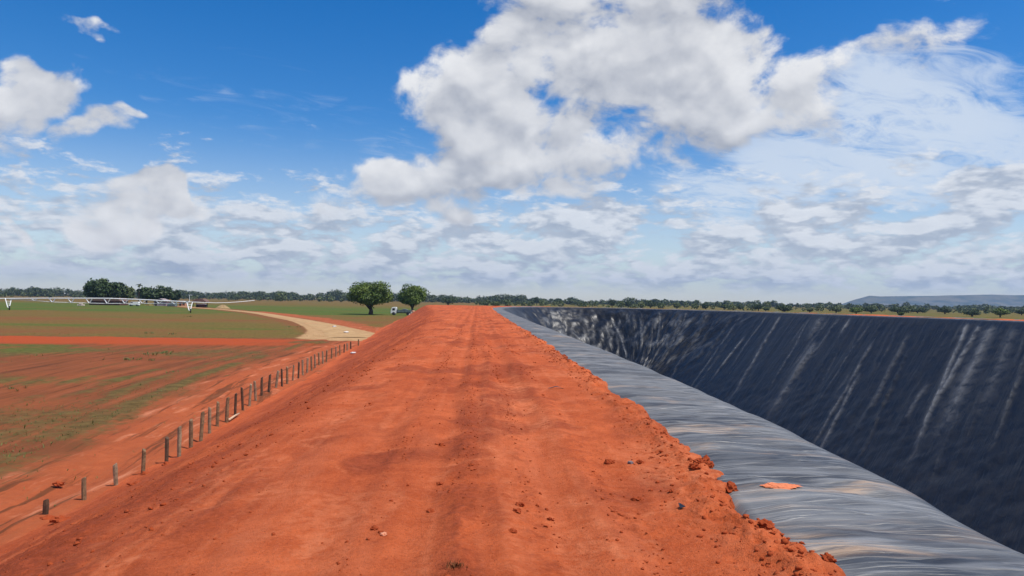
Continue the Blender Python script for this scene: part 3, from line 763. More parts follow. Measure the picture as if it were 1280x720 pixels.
MB().tube([inv(on_d(x_, y_, dl+(x_-237)*.25)) for x_, y_ in oh], [.11, .10, .09, .09, .09, .11], 6).build('overhang_boom', M_galv, pivot, smooth=True)

# ------------------------------------------------------------------ farm buildings
M_brick = simple('red_brick', (.10, .040, .030), .9, .3, 1.2)
M_roofbr = simple('old_tile_roof', (.17, .095, .075), .85, .3, 2.)
M_thatch = simple('grey_roof_sheet', (.34, .28, .27), .8, .25, 1.)
M_shade = simple('dark_timber', (.045, .03, .026), .9, .3, 2.)
M_plaster = simple('pale_plaster', (.62, .50, .42), .9, .12, 1.)
M_orange = simple('orange_plaster', (.55, .27, .16), .9, .15, 1.)
M_purple = simple('mauve_plaster', (.34, .27, .30), .9, .15, 1.)
M_white = simple('white_paint', (.80, .80, .78), .35, .04, 2., 0, .5)
M_tarp = simple('grey_tarpaulin', (.10, .13, .13), .6, .35, 1.5)
M_glass, b, p = new_mat('dark_glass'); p.inputs['Base Color'].default_value = (.02, .025, .03, 1); p.inputs['Roughness'].default_value = .08
def house(name, label, cat, px, base, wpx, hpx, depth, wall, roof, doors=1, windows=2, pitch=.35, over=.4):
    g = on_z(px, base); k = g[1]/F; w_, h_ = wpx*k, hpx*k; he = h_*(1-pitch)
    t = empty(name, g, label, cat)
    MB().box((0, 0, he/2-.05), (w_, depth, he+.1)).build('wall', wall, t)
    MB().prism([(-w_/2-over, he), (-w_/2-over, he+.12), (0, h_+.1), (w_/2+over, he+.12), (w_/2+over, he), (0, h_-.08)] if pitch and w_ < 7 else
               [(-w_/2-over, he+.01), (-w_/2-over, he+.14), (-w_/2+w_*.08, h_), (w_/2-w_*.08, h_), (w_/2+over, he+.14), (w_/2+over, he+.01)], 'y', -depth/2-over, depth/2+over).build('roof', roof, t)
    n = doors+windows
    for i in range(n):
        xx = -w_/2+w_*(i+.5)/n
        if i % max(1, (n//max(1, doors))) == 0 and i//max(1, n//max(1, doors)) < doors:
            MB().box((xx, -depth/2-.02, min(1., he*.42)), (.9, .08, min(2., he*.84))).build('door', M_shade, t)
        else:
            MB().box((xx, -depth/2-.02, he*.55), (.9, .08, he*.34)).build('window', M_glass, t)
    return t
house('barn', 'long low dark red barn under the farm grove behind the irrigation line', 'barn', 136, 381.3, 36, 8.6, 8, M_brick, M_roofbr, 2, 4, .42)
house('shed', 'mauve-grey shed between the grove and the orange hut, behind the irrigation line', 'shed', 203, 382.2, 15, 8.6, 5, M_purple, M_thatch, 1, 2, .4)
house('hut', 'small orange hut left of the end tower of the irrigation line', 'hut', 229, 382.4, 8, 5.8, 3.2, M_orange, M_plaster, 1, 1, .2, .2)
# open two-tier shed right of the end tower
g = on_z(250.5, 384.2); k = g[1]/F
op = empty('open_shed', g, 'open-sided timber shelter with two brown roofs, right of the end tower of the irrigation line', 'shelter')
for x_ in (-2.4, 2.4):
    for y_ in (-1.6, 1.6): MB().tube([(x_, y_, -.1), (x_, y_, 2.5)], .1, 6).build('post', M_shade, op)
MB().prism([(-3, 2.35), (-3, 2.5), (-1.0, 3.7), (1.6, 3.7), (3.2, 2.5), (3.2, 2.35)], 'y', -2.3, 2.3).build('roof', M_roofbr, op)
MB().prism([(-.8, 1.35), (-.6, 1.5), (2.2, 1.75), (3.4, 1.45), (3.4, 1.3)], 'y', -3.4, -1.9).build('lean_to_roof', M_thatch, op)
MB().box((.3, .6, .8), (4.2, 1.8, 1.6)).build('back_wall', M_shade, op)
MB().box((1.5, -2.3, .55), (2.6, .9, 1.0), .85).build('stacked_crate', M_brick, op)
# parked white van by the barn
def vehicle_wheels(t, pts, r, w_):
    for (x_, y_) in pts: MB().tube([(x_, y_-w_/2, r), (x_, y_-w_*.35, r), (x_, y_+w_*.35, r), (x_, y_+w_/2, r)], [r*.8, r, r, r*.8], 16).build('wheel', M_rubber, t)
g = on_z(168, 382.6)
van = empty('van', g, 'small white van parked under the trees between the barn and the mauve shed', 'van')
MB().prism([(-2.1, .45), (-2.15, 1.0), (-1.9, 1.15), (-1.2, 1.85), (1.9, 1.95), (2.1, 1.6), (2.15, .45)], 'y', -.85, .85).build('body', M_white, van, .06)
MB().prism([(-1.72, 1.22), (-1.2, 1.72), (-.35, 1.74), (-.35, 1.2)], 'y', -.87, .87).build('window', M_glass, van)
vehicle_wheels(van, [(-1.35, -.78), (1.35, -.78), (-1.35, .78), (1.35, .78)], .36, .24)
g = on_z(215, 383.0)
pile = empty('covered_pile', g, 'dark tarpaulin-covered stack of farm goods beside the mauve shed', 'covered pile')
MB().prism([(-1.9, 0), (-1.6, 1.2), (-.6, 1.75), (.9, 1.6), (1.7, 1.0), (2.0, 0)], 'y', -1.2, 1.2).build('tarpaulin', M_tarp, pile, .15)
for px, lab in ((101, 'pile of pale feed bags on the grass left of the barn'), (186, 'yellowish pile of straw bales right of the white van')):
    g = on_z(px, 382.2); t = empty('goods_pile', g, lab, 'pile')
    mt = M_plaster if px == 101 else simple('straw', (.45, .33, .12), .95, .25)
    for (x_, y_, z_, n_) in ((-.75, 0, .3, 0), (.75, .1, .3, 1), (0, 0, .86, 2)): MB().box((x_, y_, z_), (1.4, .8, .56), .9, .1*n_).build('bale', mt, t, .08)
# sand heap
g = on_z(278.5, 385.6); sv = []; nr, nc = 14, 40
for i in range(nr):
    for j in range(nc):
        a = 2*pi*j/nc; r_ = i/(nr-1); q_ = max(0, 1-r_)
        sv.append((cos(a)*r_*3.1, sin(a)*r_*2.4, 1.55*(1-(1-q_)**1.6)*(1+.12*perlin(cos(a)*2+3, sin(a)*2+r_*3))-.06))
sp = np_mesh('sand_pile', np.array(sv), grid_faces(nr, nc, True), simple('old_sand', (.30, .205, .095), 1., .25, 1.5)); sp.location = tuple(g)
tag(sp, 'pale sand pile on the green pasture right of the open timber shelter', 'sand pile')
# pale far building under the hill
g = on_d(1228, 386.2, 2300); g[2] = 0
bd = empty('storage_building', g, 'distant pale building with a curved white roof below the flat hill', 'building')
MB().box((0, 0, 3), (20, 12, 6)).build('wall', M_plaster, bd)
MB().prism([(11*cos(a), 6+4.5*sin(a)) for a in np.linspace(0, pi, 12)], 'y', -7, 7).build('roof', M_white, bd)

# ------------------------------------------------------------------ flatbed truck
g = on_z(503.5, 394.0); k = g[1]/F
truck = empty('truck', g, 'white-cab flatbed truck parked under the smaller mango tree beside the embankment', 'truck')
MB().prism([(-3.6, .55), (-3.65, 1.2), (-3.35, 2.25), (-3.1, 2.45), (-2.0, 2.5), (-1.85, 2.3), (-1.85, .55)], 'y', -1.0, 1.0).build('cab', M_white, truck, .08)
MB().prism([(-3.22, 1.45), (-3.08, 2.15), (-2.35, 2.15), (-2.35, 1.45)], 'y', -1.015, 1.015).build('window', M_glass, truck)
MB().prism([(-3.63, 1.35), (-3.40, 2.18), (-3.37, 2.17), (-3.60, 1.34)], 'y', -.85, .85).build('windshield', M_glass, truck)
MB().box((-3.68, 0, .62), (.14, 2.0, .28)).build('bumper', M_box, truck, .03)
MB().box((.4, 0, .75), (5.6, .9, .25)).build('chassis', M_shade, truck)
MB().box((.9, 0, 1.0), (5.2, 2.2, .16)).build('flatbed', M_tarp, truck)
for y_ in (-1.07, 1.07): MB().box((.9, y_, 1.34), (5.2, .06, .50)).build('side_rail', M_tarp, truck)
MB().box((-1.62, 0, 1.55), (.08, 2.1, .95)).build('headboard', M_tarp, truck)
MB().prism([(-.6, 1.08), (-.4, 1.75), (.6, 2.0), (1.6, 1.7), (2.0, 1.08)], 'y', -.8, .8).build('load', M_tarp, truck, .1)
vehicle_wheels(truck, [(-2.75, -.9), (-2.75, .9), (1.6, -.9), (1.6, .9), (2.7, -.9), (2.7, .9)], .48, .3)
g = on_d(515.3, 392.2, k*F-1.5); g[2] = 0
bg = empty('sack_heap', g, 'pale pinkish heap of sacks on the ground behind the flatbed truck', 'sacks')
for i, (x_, z_) in enumerate(((-.55, .3), (.55, .32), (0, .85), (.3, 1.3))): MB().box((x_, 0, z_), (1.1, .8, .5), .75, .3*i).build('sack', M_orange if i % 2 else M_plaster, bg, .12)

# ------------------------------------------------------------------ fence posts
M_post = [simple('weathered_post', (.21, .130, .068), .95, .4, 9.), simple('dark_post', (.10, .060, .036), .95, .4, 9.), simple('grey_post', (.26, .185, .115), .95, .35, 9.)]
posts = [(57, 648, 24, 1), (105, 628, 29, 0), (145, 606.5, 26, 2), (179, 594, 29, 0), (208, 580, 30, 1), (224, 573.5, 36, 2), (238.5, 561.5, 34, 0), (251, 553, 35, 0), (262, 541.5, 32, 2), (271.5, 533, 31, 0),
         (283, 527.5, 31, 0), (294, 518, 28, 1), (303.5, 511.5, 27, 1), (312, 506, 25, 2), (319.5, 500, 23, 2), (327, 495, 23, 1), (336, 490.5, 22, 1), (345, 484, 20, 2), (352.5, 481.5, 20, 1), (359, 478, 19, 0), (366, 474.5, 18, 2),
         (373, 471, 18, 1), (378.5, 467, 17, 2), (384, 464, 16, 2), (389.5, 461, 15, 0), (394, 458, 15, 2), (399, 455, 14, 0), (403.5, 453, 13.5, 2), (408, 451, 13, 0), (414.5, 447.5, 12.5, 0), (420, 445, 11.5, 2), (425, 442.5, 11, 0),
         (430, 440, 10.5, 1), (434, 438, 9.5, 2), (438.5, 436, 9, 1), (448, 433, 8, 0)]
ords = ['nearest', 'second', 'third', 'fourth', 'fifth', 'sixth', 'seventh', 'eighth', 'ninth', 'tenth', 'eleventh', 'twelfth', 'thirteenth', 'fourteenth', 'fifteenth', 'sixteenth', 'seventeenth', 'eighteenth', 'nineteenth', 'twentieth']
kinds = ['brown weathered', 'dark brown', 'greyish weathered']
for i, (px, py, hp, mk) in enumerate(posts):
    g = on_z(px, py); k = g[1]/F; h_ = hp*k
    zg = 0.0
    if g[0] > LT(g[1])-1.2: zg = max(berm_z(g[0], g[1]), -.1)
    w_ = .068*random.uniform(.85, 1.2)
    v = []; n_ = 8
    lean = (random.gauss(0, .045), random.gauss(0, .045))
    for lev, zz in enumerate((-.35, h_*.35, h_*.72, h_-.02, h_)):
        for a_ in range(n_):
            an = 2*pi*a_/n_+.3; rr_ = w_*(1+.12*random.uniform(-1, 1))*(.93 if lev >= 3 else 1)*(.82 if lev == 4 else 1)
            v.append((cos(an)*rr_+lean[0]*zz, sin(an)*rr_*.9+lean[1]*zz, zz+(.03*sin(an+i) if lev >= 3 else 0)))
    f = [(l*n_+a_, l*n_+(a_+1) % n_, (l+1)*n_+(a_+1) % n_, (l+1)*n_+a_) for l in range(4) for a_ in range(n_)]+[tuple(4*n_+a_ for a_ in range(n_))]
    o = np_mesh('fence_post', v, f, M_post[mk], smooth=False); o.location = (g[0], g[1], zg); o.rotation_euler.z = random.uniform(0, 6)
    if i < 20: pos = ('%s from the near end of the row' % ords[i]) if i else 'nearest of the row, half buried'
    else: pos = '%s from the far end of the row' % (['last']+ords[1:])[len(posts)-1-i] if i < len(posts)-1 else 'farthest of the row'
    tag(o, '%s wooden fence post, %s' % (kinds[mk], pos), 'fence post', 'fence posts along the foot of the embankment')

# ------------------------------------------------------------------ small things lying about
M_stick = simple('bare_pale_wood', (.55, .40, .26), .9, .2, 6.)
a, c_ = on_z(286, 527), on_z(299, 518.5)
m = MB().tube([a+np.array([0, 0, .07]), (a+c_)/2+np.array([.03, 0, .10]), c_+np.array([0, 0, .06])], [.05, .042, .03], 7)
o = m.build('stick', M_stick, smooth=True); tag(o, 'pale bare stick lying on the slope beside the fence posts', 'stick')
def on_berm(px, py):
    d = ray(px, py); t = .5
    for _ in range(4000):
        t += .01 if t < 40 else .1
        P = np.array([0, 0, CZ])+d*t
        if P[1] > 2.2 and P[2] <= berm_z(P[0], P[1]): return P
    return P
M_scrap = simple('black_plastic_scrap', (.02, .022, .026), .35, .3, 4.)
# curled strip of liner on the soil
P = on_berm(695, 486)
v = []; f = []
for i in range(11):
    t = i/10; x_ = -.28+.56*t; zz = .02+.10*sin(pi*t)**2*(.4+.6*t)
    for j in (-1, 1): v.append((x_, j*.05+.10*t*t-.05, zz+.012*j*sin(5*t)))
f = [(2*i, 2*i+1, 2*i+3, 2*i+2) for i in range(10)]
o = np_mesh('plastic_strip', v, f, M_scrap); s_ = o.modifiers.new('t', 'SOLIDIFY'); s_.thickness = .006; o.location = tuple(P); o.rotation_euler.z = -.35; o.scale = (.5, .5, .5)
tag(o, 'curled black plastic strip lying on the red embankment top', 'plastic scrap')
P = on_berm(852, 636)
o = np_mesh('plastic_offcut', [(-.02, -.028, .0), (.028, -.012, .008), (.0, .042, .018), (-.018, .022, .028)], [(0, 1, 2), (0, 2, 3)], M_scrap, smooth=False)
s_ = o.modifiers.new('t', 'SOLIDIFY'); s_.thickness = .004; o.location = tuple(P+np.array([0, 0, .015])); tag(o, 'small triangular grey plastic offcut on bare soil near the liner edge', 'plastic scrap')
def rock(name, size, mat, seed, sub=3, sharp=.35):
    import bmesh
    bm = bmesh.new(); bmesh.ops.create_icosphere(bm, subdivisions=sub, radius=1.)
    co = np.array([v_.co[:] for v_ in bm.verts])
    dsp = 1+sharp*fbm(co[:, 0]*1.3+seed, co[:, 1]*1.3+co[:, 2]*1.7, 4, .6, seed)
    co = co*dsp[:, None]*np.array(size)
    for v_, q_ in zip(bm.verts, co): v_.co = q_
    me = bpy.data.meshes.new(name); bm.to_mesh(me); bm.free(); me.materials.append(mat)
    o_ = bpy.data.objects.new(name, me); C.objects.link(o_); return o_
M_stone = simple('pale_stone', (.62, .26, .14), .9, .2, 8.); M_gstone = simple('grey_stone', (.16, .13, .13), .8, .2, 8.); M_litter = simple('white_litter', (.75, .72, .68), .8, .1, 5.)
for (px, py, s_, mt, nm, lab, cat) in ((479, 669, .024, M_stone, 'stone', 'small pale round stone on the embankment top beside dark clods', 'stone'), (788, 579.5, .032, M_gstone, 'stone', 'flat grey stone on the embankment top near the liner edge', 'stone')):
    P = on_berm(px, py); o = rock(nm, (s_, s_, s_*.6), mt, px % 17); o.location = tuple(P+np.array([0, 0, s_*.3])); tag(o, lab, cat)
for (px, py, s_, lab) in ((441.5, 441.5, .16, 'white scrap lying on the slope just right of the far end of the fence'), (432.5, 415.5, .24, 'white bag lying at the edge of the sandy road bend'), (418, 408.3, .22, 'white bag lying on the reddish verge above the sandy road bend')):
    if py > 430:
        d = ray(px, py); P = None
        for t in np.arange(20, 140, .1):
            Q_ = np.array([0, 0, CZ])+d*t
            if Q_[2] <= berm_z(Q_[0], Q_[1]): P = Q_; break
        if P is None: P = on_z(px, py)
    else: P = on_z(px, py, .1)
    o = rock('litter', (s_*1.6, s_, s_*.5), M_litter, int(px) % 13); o.location = tuple(P+np.array([0, 0, s_*.2])); tag(o, lab, 'litter')
# soil spilled on the liner
def liner_z(x, y):
    j = int(np.argmin((np.abs(px_-x)+np.abs(py_-y))[:, ].ravel())); return float(z.ravel()[j])
def on_liner(px, py):
    d = ray(px, py); t = (3.5-CZ)/d[2]; P = d*t+np.array([0, 0, CZ]); P[2] = liner_z(P[0], P[1]); return P
for (px, py, sx, sy, lab) in ((972, 613, .115, .10, 'thin orange patch of soil lying on the grey liner margin'),):
    P = on_liner(px, py); o = rock('soil_spill', (sx, sy, .004), simple('fresh_soil', (.66, .19, .075), .95, .2, 30.), px % 11, 4, .9); o.location = tuple(P+np.array([0, 0, .006])); tag(o, lab, 'spilled soil')
# larger clods, each its own
cl_px = [(880, 578, .075), (868, 584, .05), (893, 586, .06), (886, 581, .05), (873, 578, .045), (912, 611, .06), (922, 629, .055), (934, 634, .04), (957, 657, .05), (797, 625, .035), (840, 615, .03), (650, 632, .035), (646, 640, .03), (688, 650, .025),
         (468, 662, .03), (476, 666, .02), (538, 640, .03), (550, 606, .025), (589, 582, .022), (552, 557, .03), (762, 579, .05), (800, 579, .035), (1020, 690, .055), (640, 665, .03), (1035, 700, .04), (905, 572, .06)]
for i, (px, py, s_) in enumerate(cl_px):
    P = on_berm(px, py); o = rock('soil_clod', (s_*random.uniform(.9, 1.3), s_, s_*.7), mat_clod, i+3, 3, .6); o.location = tuple(P+np.array([0, 0, s_*.1])); o.rotation_euler.z = i
    tag(o, 'crumbly red soil clod lying on the embankment top', 'soil clod', 'loose soil clods on the embankment')
for i, (px, py, s_, lab) in enumerate(((60, 652, .20, 'rough red clod heap piled against the nearest fence post'), (78, 664, .16, 'dark red clod on the slope just below the nearest fence post'), (169, 620, .13, 'dark red clod on the slope below the third and fourth fence posts'), (183, 596, .12, 'red clod at the foot of the fourth fence post'), (210, 585, .13, 'dark clod at the foot of the fifth fence post'), (73, 604, .10, 'dark clod in the rutted ground left of the second fence post'))):
    P = on_z(px, py); zz = berm_z(P[0], P[1]) if P[0] > LT(P[1])-1 else 0
    o = rock('soil_clod', (s_*1.4, s_, s_*.6), mat_clod, i+41, 3, .42); o.location = (P[0], P[1], max(zz, 0)+s_*.08-.03); tag(o, lab, 'soil clod')
# crumbs nobody could count
base_o = []
import bmesh
bm = bmesh.new(); bmesh.ops.create_icosphere(bm, subdivisions=1, radius=1.); ic = np.array([v_.co[:] for v_ in bm.verts]); icf = np.array([[v_.index for v_ in f_.verts] for f_ in bm.faces]); bm.free()
bv = []; bf = []; n_ = 0
bx, by_, bz = NB_BERM
tries = 0
while n_ < 9000 and tries < 90000:
    tries += 1
    j = int(np.searchsorted(ys, min(2.9*exp(rg.random()*3.4), 80))); j = min(j, len(ys)-1)
    mode = rg.random()
    yy = ys[j]
    if mode < .34: x_ = SE(yy)-abs(rg.normal())*.30-.02; s_ = .004+.019*rg.random()**4
    elif mode < .68: x_ = rg.choice([-.09, .48, 1.15, -.8])+rg.normal()*.09; s_ = .003+.013*rg.random()**3
    elif mode < .84: x_ = rg.uniform(-2.6, 2.4); s_ = .004+.014*rg.random()**3
    else: x_ = LC(yy)-rg.random()**1.3*5.5+.2; s_ = .006+.020*rg.random()**4
    if mode < .84 and fbm(x_*.8, yy*.35, 2, .5, 88) < rg.uniform(-.45, .35): continue
    i = int(np.argmin(np.abs(bx[j]-x_)))
    s_ *= min(1.6, max(1., yy/12))
    k_ = ic*(1+.35*rg.normal(size=(len(ic), 1)))*np.array([1, 1, .7])*s_*rg.uniform(.7, 1.3, 3)
    bv.append(k_+np.array([x_, yy+rg.uniform(-.02, .02), bz[j, i]+s_*.25])); bf.append(icf+n_*len(ic)); n_ += 1
o = np_mesh('soil_crumbs', np.vstack(bv), np.vstack(bf), mat_clod, smooth=False); tag(o, 'loose crumbs of red soil strewn over the embankment', 'soil crumbs', kind='stuff')
# weeds and seedlings on the field
wv = []; wt = []; n_ = 0
def tuft(x_, y_, s_, nb_, zz=0.):
    for _ in range(nb_):
        a = rg.uniform(0, 2*pi); r_ = s_*rg.uniform(.3, 1.); up_ = s_*rg.uniform(.5, 1.3)
        bx_ = np.array([x_, y_, zz])+np.array([cos(a), sin(a), 0])*s_*.12; tp = bx_+np.array([cos(a)*r_, sin(a)*r_, up_]); sd = np.array([-sin(a), cos(a), 0])*s_*.13
        wv.extend([bx_-sd*.5, bx_+sd*.5, bx_*.45+tp*.55+sd, tp]); wt.extend([np.clip(rg.normal(.5, .25), 0, 1)]*4)
cnt = 0
while cnt < 5200:
    d_ = 18*exp(rg.random()*1.75); a = R(rg.uniform(-45, -7)); x_, y_ = d_*tan(a), d_
    if y_ > 79 and y_ < 90 and rg.random() < .8: continue
    if x_ > np.interp(y_, ep[:, 1], ep[:, 0])-.8 and rg.random() < .97: continue
    if fbm(x_*.06, y_*.06, 3, .5, 54)+.5*fbm(x_*.3, y_*.3, 2, .5, 57) < rg.uniform(-.5, .5): continue
    tuft(x_, y_, rg.uniform(.03, .085)*(1 if rg.random() < .97 else 1.8), 4); cnt += 1
for (px, py, s_) in [(154, 450, .55), (171, 450, .5), (186, 451, .45), (196, 443, .5), (203, 442, .55), (212, 441, .5), (190, 444, .5), (12, 487, .5), (44, 445, .35), (233, 396, .7), (218, 466, .35), (185, 417, .6), (215, 418, .6), (366, 409, .6)]:
    P = on_z(px, py)
    for _ in range(5): tuft(P[0]+rg.normal()*s_*.9, P[1]+rg.normal()*s_*.6, s_*.42, 7)
wt = np.array(wt)
o = np_mesh('weeds', np.array(wv), np.arange(len(wv)).reshape(-1, 4), M_weed, smooth=False, attrs={'tint': np.stack([wt]*3, -1)}); tag(o, 'sparse low weeds sprouting on the red field', 'weeds', kind='stuff')
# uprooted dead weed in the foreground
P = on_berm(570, 709); wv = []; wt = []
for _ in range(150): tuft(rg.normal()*.028, rg.normal()*.028, rg.uniform(.012, .034), 1)
M_deadw = leaf_mat('dead_weed', (.07, .020, .008), (.26, .11, .05), 1.); M_deadw.node_tree.nodes['Principled BSDF'].inputs['Specular IOR Level'].default_value = 0
o = np_mesh('dead_weed', np.array(wv), np.arange(len(wv)).reshape(-1, 4), M_deadw, smooth=False, attrs={'tint': np.stack([np.array(wt)]*3, -1)}); o.location = tuple(P); tag(o, 'small dead uprooted weed on the wheel-tracked soil in the foreground', 'dead weed')

# ------------------------------------------------------------------ sun, sky, air
SUN_AZ, SUN_EL = R(112), R(64)                   # from straight ahead, to the right and a little behind
sd = bpy.data.lights.new('sun', 'SUN'); sd.energy = 4.7; sd.angle = R(.55); sd.color = (1, .955, .89)
so = bpy.data.objects.new('sun', sd); C.objects.link(so)
dirv = mathutils.Vector((sin(SUN_AZ)*cos(SUN_EL), cos(SUN_AZ)*cos(SUN_EL), sin(SUN_EL)))
so.rotation_euler = dirv.to_track_quat('Z', 'Y').to_euler(); so.location = (0, 0, 60)
w = bpy.data.worlds.new('World'); sc.world = w; w.use_nodes = True
b = NB(w.node_tree); bgn = w.node_tree.nodes['Background']
SKYS = .10
sky = b.n('ShaderNodeTexSky', sky_type='NISHITA'); sky.sun_disc = False; sky.sun_elevation = SUN_EL; sky.sun_rotation = SUN_AZ
sky.altitude = 400; sky.air_density = 1.0; sky.dust_density = .3; sky.ozone_density = 3.0
tc = b.n('ShaderNodeTexCoord').outputs['Generated']
dn = b.v('NORMALIZE', tc)
sx = b.n('ShaderNodeSeparateXYZ'); b.set(sx.inputs[0], dn)
el = b.m('ARCSINE', sx.outputs[2]); azn = b.m('ARCTAN2', sx.outputs[0], sx.outputs[1])
ae = b.comb(azn, el, 0.)
def azel(px, py):
    d = ray(px, py); return math.atan2(d[0], d[1]), math.asin(d[2])
BIG = [(715, 60, 150, 95, 1.), (850, 85, 130, 95, 1.), (610, 125, 95, 85, .95), (620, 190, 100, 70, 1.), (515, 240, 110, 48, 1.), (755, 170, 150, 84, .95), (930, 135, 110, 70, .8), (724, 232, 48, 30, .9), (520, 130, 50, 42, .7),
       (780, -40, 200, 90, .9), (40, 122, 72, 70, .86), (25, 75, 45, 40, .75), (120, 172, 80, 26, .72), (190, 166, 40, 14, .5), (148, 248, 100, 26, .82), (205, 252, 30, 16, .85), (12, 273, 26, 13, .9), (1120, 92, 110, 42, .62), (1040, 120, 70, 40, .55), (120, 3, 60, 9, .45)]
LOW = [(365, 285, 30, 14, 1.), (330, 308, 110, 24, .9), (590, 298, 60, 16, 1.), (725, 276, 105, 34, 1.), (882, 312, 48, 24, 1.), (1010, 278, 130, 40, .9), (1190, 280, 75, 28, 1.), (1235, 238, 105, 36, 1.), (1150, 215, 90, 28, .6), (1060, 310, 160, 34, .9), (500, 325, 110, 22, .8), (1250, 350, 60, 14, .8),
       (180, 300, 160, 26, .7), (60, 318, 140, 26, .8), (700, 330, 200, 26, .75), (1180, 325, 160, 30, .8)]
def cover(lst, vec, off=(0, 0)):
    tot = None
    for (px, py, rx, ry, wgt) in lst:
        a, e = azel(px, py); a2, e2 = azel(px+rx, py); a3, e3 = azel(px, py-ry)
        ra, re = abs(a2-a), abs(e3-e)
        d = b.v('LENGTH', b.v('MULTIPLY', b.v('SUBTRACT', vec, (a, e, 0)), (1/ra, 1/re, 0)))
        f = b.mr(d, 1.55, .35, 0., wgt)
        tot = f if tot is None else b.m('MAXIMUM', tot, f)
    return tot
def warp(vec, sc_, amt, sq):
    nn = b.n('ShaderNodeTexNoise'); b.set(nn.inputs['Vector'], b.v('MULTIPLY', vec, (1, sq, 1))); nn.inputs['Scale'].default_value = sc_; nn.inputs['Detail'].default_value = 3
    return b.v('ADD', vec, b.v('SCALE', b.v('SUBTRACT', nn.outputs['Color'], (.5, .5, .5)), amt))
# cumulus: coverage from the big masses, edges and billows from noise
wv_ = warp(ae, 6., .20, 1.3)
covB = cover(BIG, wv_)
behind = b.mr(b.m('ABSOLUTE', azn), .75, 1.0)
covR = b.m('MULTIPLY', behind, b.mr(b.noise(dn, 2.2, 3, .5), .46, .64))
covB = b.m('MAXIMUM', covB, covR)
def dens(cov, off, s0, sq, det=8):
    v_ = b.v('ADD', b.v('MULTIPLY', ae, (1, sq, 1)), off)
    n1_ = b.noise(v_, s0, det, .58 if det > 4 else .5, .35); n2_ = b.noise(v_, s0*3.3, 6 if det > 4 else 2, .62 if det > 4 else .4, .3)
    t = b.m('ADD', b.m('MULTIPLY', n1_, 1.75), b.m('MULTIPLY', n2_, .75))
    return b.m('ADD', b.m('MULTIPLY', cov, .80), b.m('SUBTRACT', t, 1.63))
dB = dens(covB, (0, 0, 0), 5.2, 1.35)
aB = b.mr(dB, -.03, .27)
dBs = dens(covB, (0, 0, 0), 5.2, 1.35, 4); dBu = dens(covB, (.008, .028, 0), 5.2, 1.35, 4)
covU = cover(BIG, b.v('ADD', wv_, (.01, .05, 0)))
lit1 = b.mr(b.m('SUBTRACT', dBs, dBu), -.24, .24); lit2 = b.mr(b.m('SUBTRACT', dB, dBs), -.16, .16); lit3 = b.mr(b.m('SUBTRACT', covB, covU), -.22, .30)
shB = b.m('ADD', b.m('MULTIPLY', lit1, .50), b.m('ADD', b.m('MULTIPLY', lit2, .22), b.m('MULTIPLY', lit3, .34)), clamp=True)
thick = b.mr(dB, .15, .62)
# shadowed bases: lower side of each mass
wl = warp(ae, 12., .06, 2.)
covL = cover(LOW, wl)
bank = b.mr(el, R(15), R(3.5), 0., .74)
covL = b.m('MAXIMUM', covL, bank)
dL = dens(covL, (3.1, 0, 0), 13., 2.6); dLs = dens(covL, (3.1, 0, 0), 13., 2.6, 4); dLu = dens(covL, (3.108, .036, 0), 13., 2.6, 4)
aL = b.m('MULTIPLY', b.mr(dL, -.05, .28), b.mr(el, R(.2), R(1.8)))
shL = b.m('ADD', b.m('MULTIPLY', b.mr(b.m('SUBTRACT', dLs, dLu), -.24, .24), .72), b.m('MULTIPLY', b.mr(b.m('SUBTRACT', dL, dLs), -.18, .18), .34), clamp=True)
# high streaks on the right
dz = b.m('ADD', sx.outputs[2], .10)
pl = b.comb(b.m('DIVIDE', sx.outputs[0], dz), b.m('DIVIDE', sx.outputs[1], dz), 0.)
plr = b.n('ShaderNodeVectorRotate', rotation_type='Z_AXIS'); b.set(plr.inputs['Vector'], pl); plr.inputs['Angle'].default_value = R(-30)
cn = b.noise(b.v('MULTIPLY', plr.outputs[0], (.35, 1.3, 1)), 1.2, 8, .6, 1.1)
cn2 = b.noise(b.v('MULTIPLY', plr.outputs[0], (.5, 1.0, 1)), 6., 7, .66, 1.2)
cm = cover([(1120, 180, 260, 130, 1.), (960, 230, 220, 60, .95), (1200, 130, 150, 90, .8), (420, 150, 300, 120, .36), (250, 120, 70, 16, .55), (480, 190, 70, 50, .55), (200, 60, 200, 40, .3), (650, 40, 60, 60, .5), (640, 330, 900, 50, .38)], wv_)
cm = b.m('MAXIMUM', cm, b.m('MULTIPLY', behind, .4))
aC = b.m('MULTIPLY', b.mr(b.m('ADD', b.m('ADD', b.m('MULTIPLY', cn, .55), b.m('MULTIPLY', cn2, .62)), b.m('MULTIPLY', cm, .42)), .76, 1.04), cm, clamp=True)
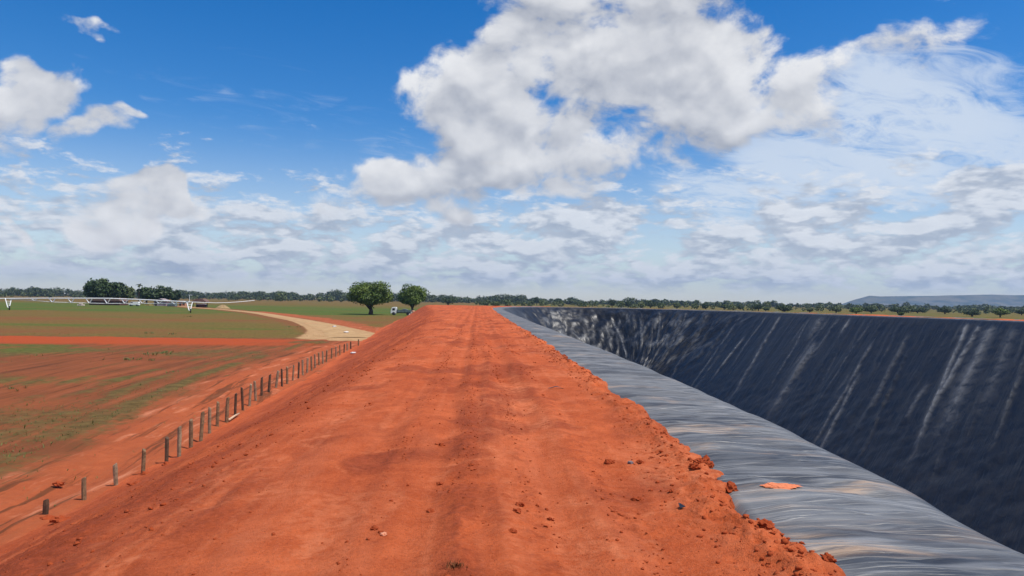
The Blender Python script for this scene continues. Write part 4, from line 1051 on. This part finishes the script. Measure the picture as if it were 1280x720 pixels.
# colours (sky-lit greys to sunlit white), in sky units
def k_(c3): return tuple(x_/SKYS for x_ in c3)
skyc = b.n('ShaderNodeHueSaturation'); b.set(skyc.inputs['Color'], sky.outputs[0]); b.set(skyc.inputs['Saturation'], b.mr(el, R(2), R(14), .85, 1.45)); skyc.inputs['Hue'].default_value = .507; skyc.inputs['Value'].default_value = 1.3
cBl = b.mix(shB, k_((.33, .36, .43)), k_((.92, .92, .92)))
cBl = b.mix(b.m('MULTIPLY', thick, .35), cBl, b.mix(shB, k_((.42, .44, .49)), k_((.78, .78, .79))))
cLl = b.mix(shL, k_((.36, .42, .52)), k_((.86, .88, .91)))
c = b.mix(b.m('MULTIPLY', aC, .85), skyc.outputs[0], k_((.70, .78, .88)))
c = b.mix(b.m('MULTIPLY', aL, .88), c, cLl)
c = b.mix(b.m('MULTIPLY', aB, .95), c, cBl)
b.set(bgn.inputs['Color'], c); bgn.inputs['Strength'].default_value = SKYS
w.cycles.sampling_method = 'MANUAL'; w.cycles.sample_map_resolution = 512

# air
HAZE = 1
if HAZE:
    mh = bpy.data.materials.new('haze'); mh.use_nodes = True; nt = mh.node_tree
    for n_ in list(nt.nodes):
        if n_.type == 'BSDF_PRINCIPLED': nt.nodes.remove(n_)
    pvn = nt.nodes.new('ShaderNodeVolumePrincipled'); pvn.inputs['Color'].default_value = (.40, .62, 1.0, 1); pvn.inputs['Density'].default_value = 9e-5; pvn.inputs['Anisotropy'].default_value = .2
    nt.links.new(pvn.outputs[0], nt.nodes['Material Output'].inputs['Volume'])
    bx_ = 7000
    o = MB().box((0, 0, 90), (2*bx_, 2*bx_, 250)).build('haze', mh); tag(o, kind='stuff')
    mh.cycles.homogeneous_volume = True
sc.cycles.volume_bounces = 0; sc.cycles.max_bounces = 4; sc.cycles.diffuse_bounces = 2; sc.cycles.glossy_bounces = 2
sc.cycles.use_denoising = True
sc.view_settings.view_transform = 'Standard'; sc.view_settings.look = 'None'; sc.view_settings.gamma = 1; sc.view_settings.use_curve_mapping = False
sc.view_settings.exposure = 0.0
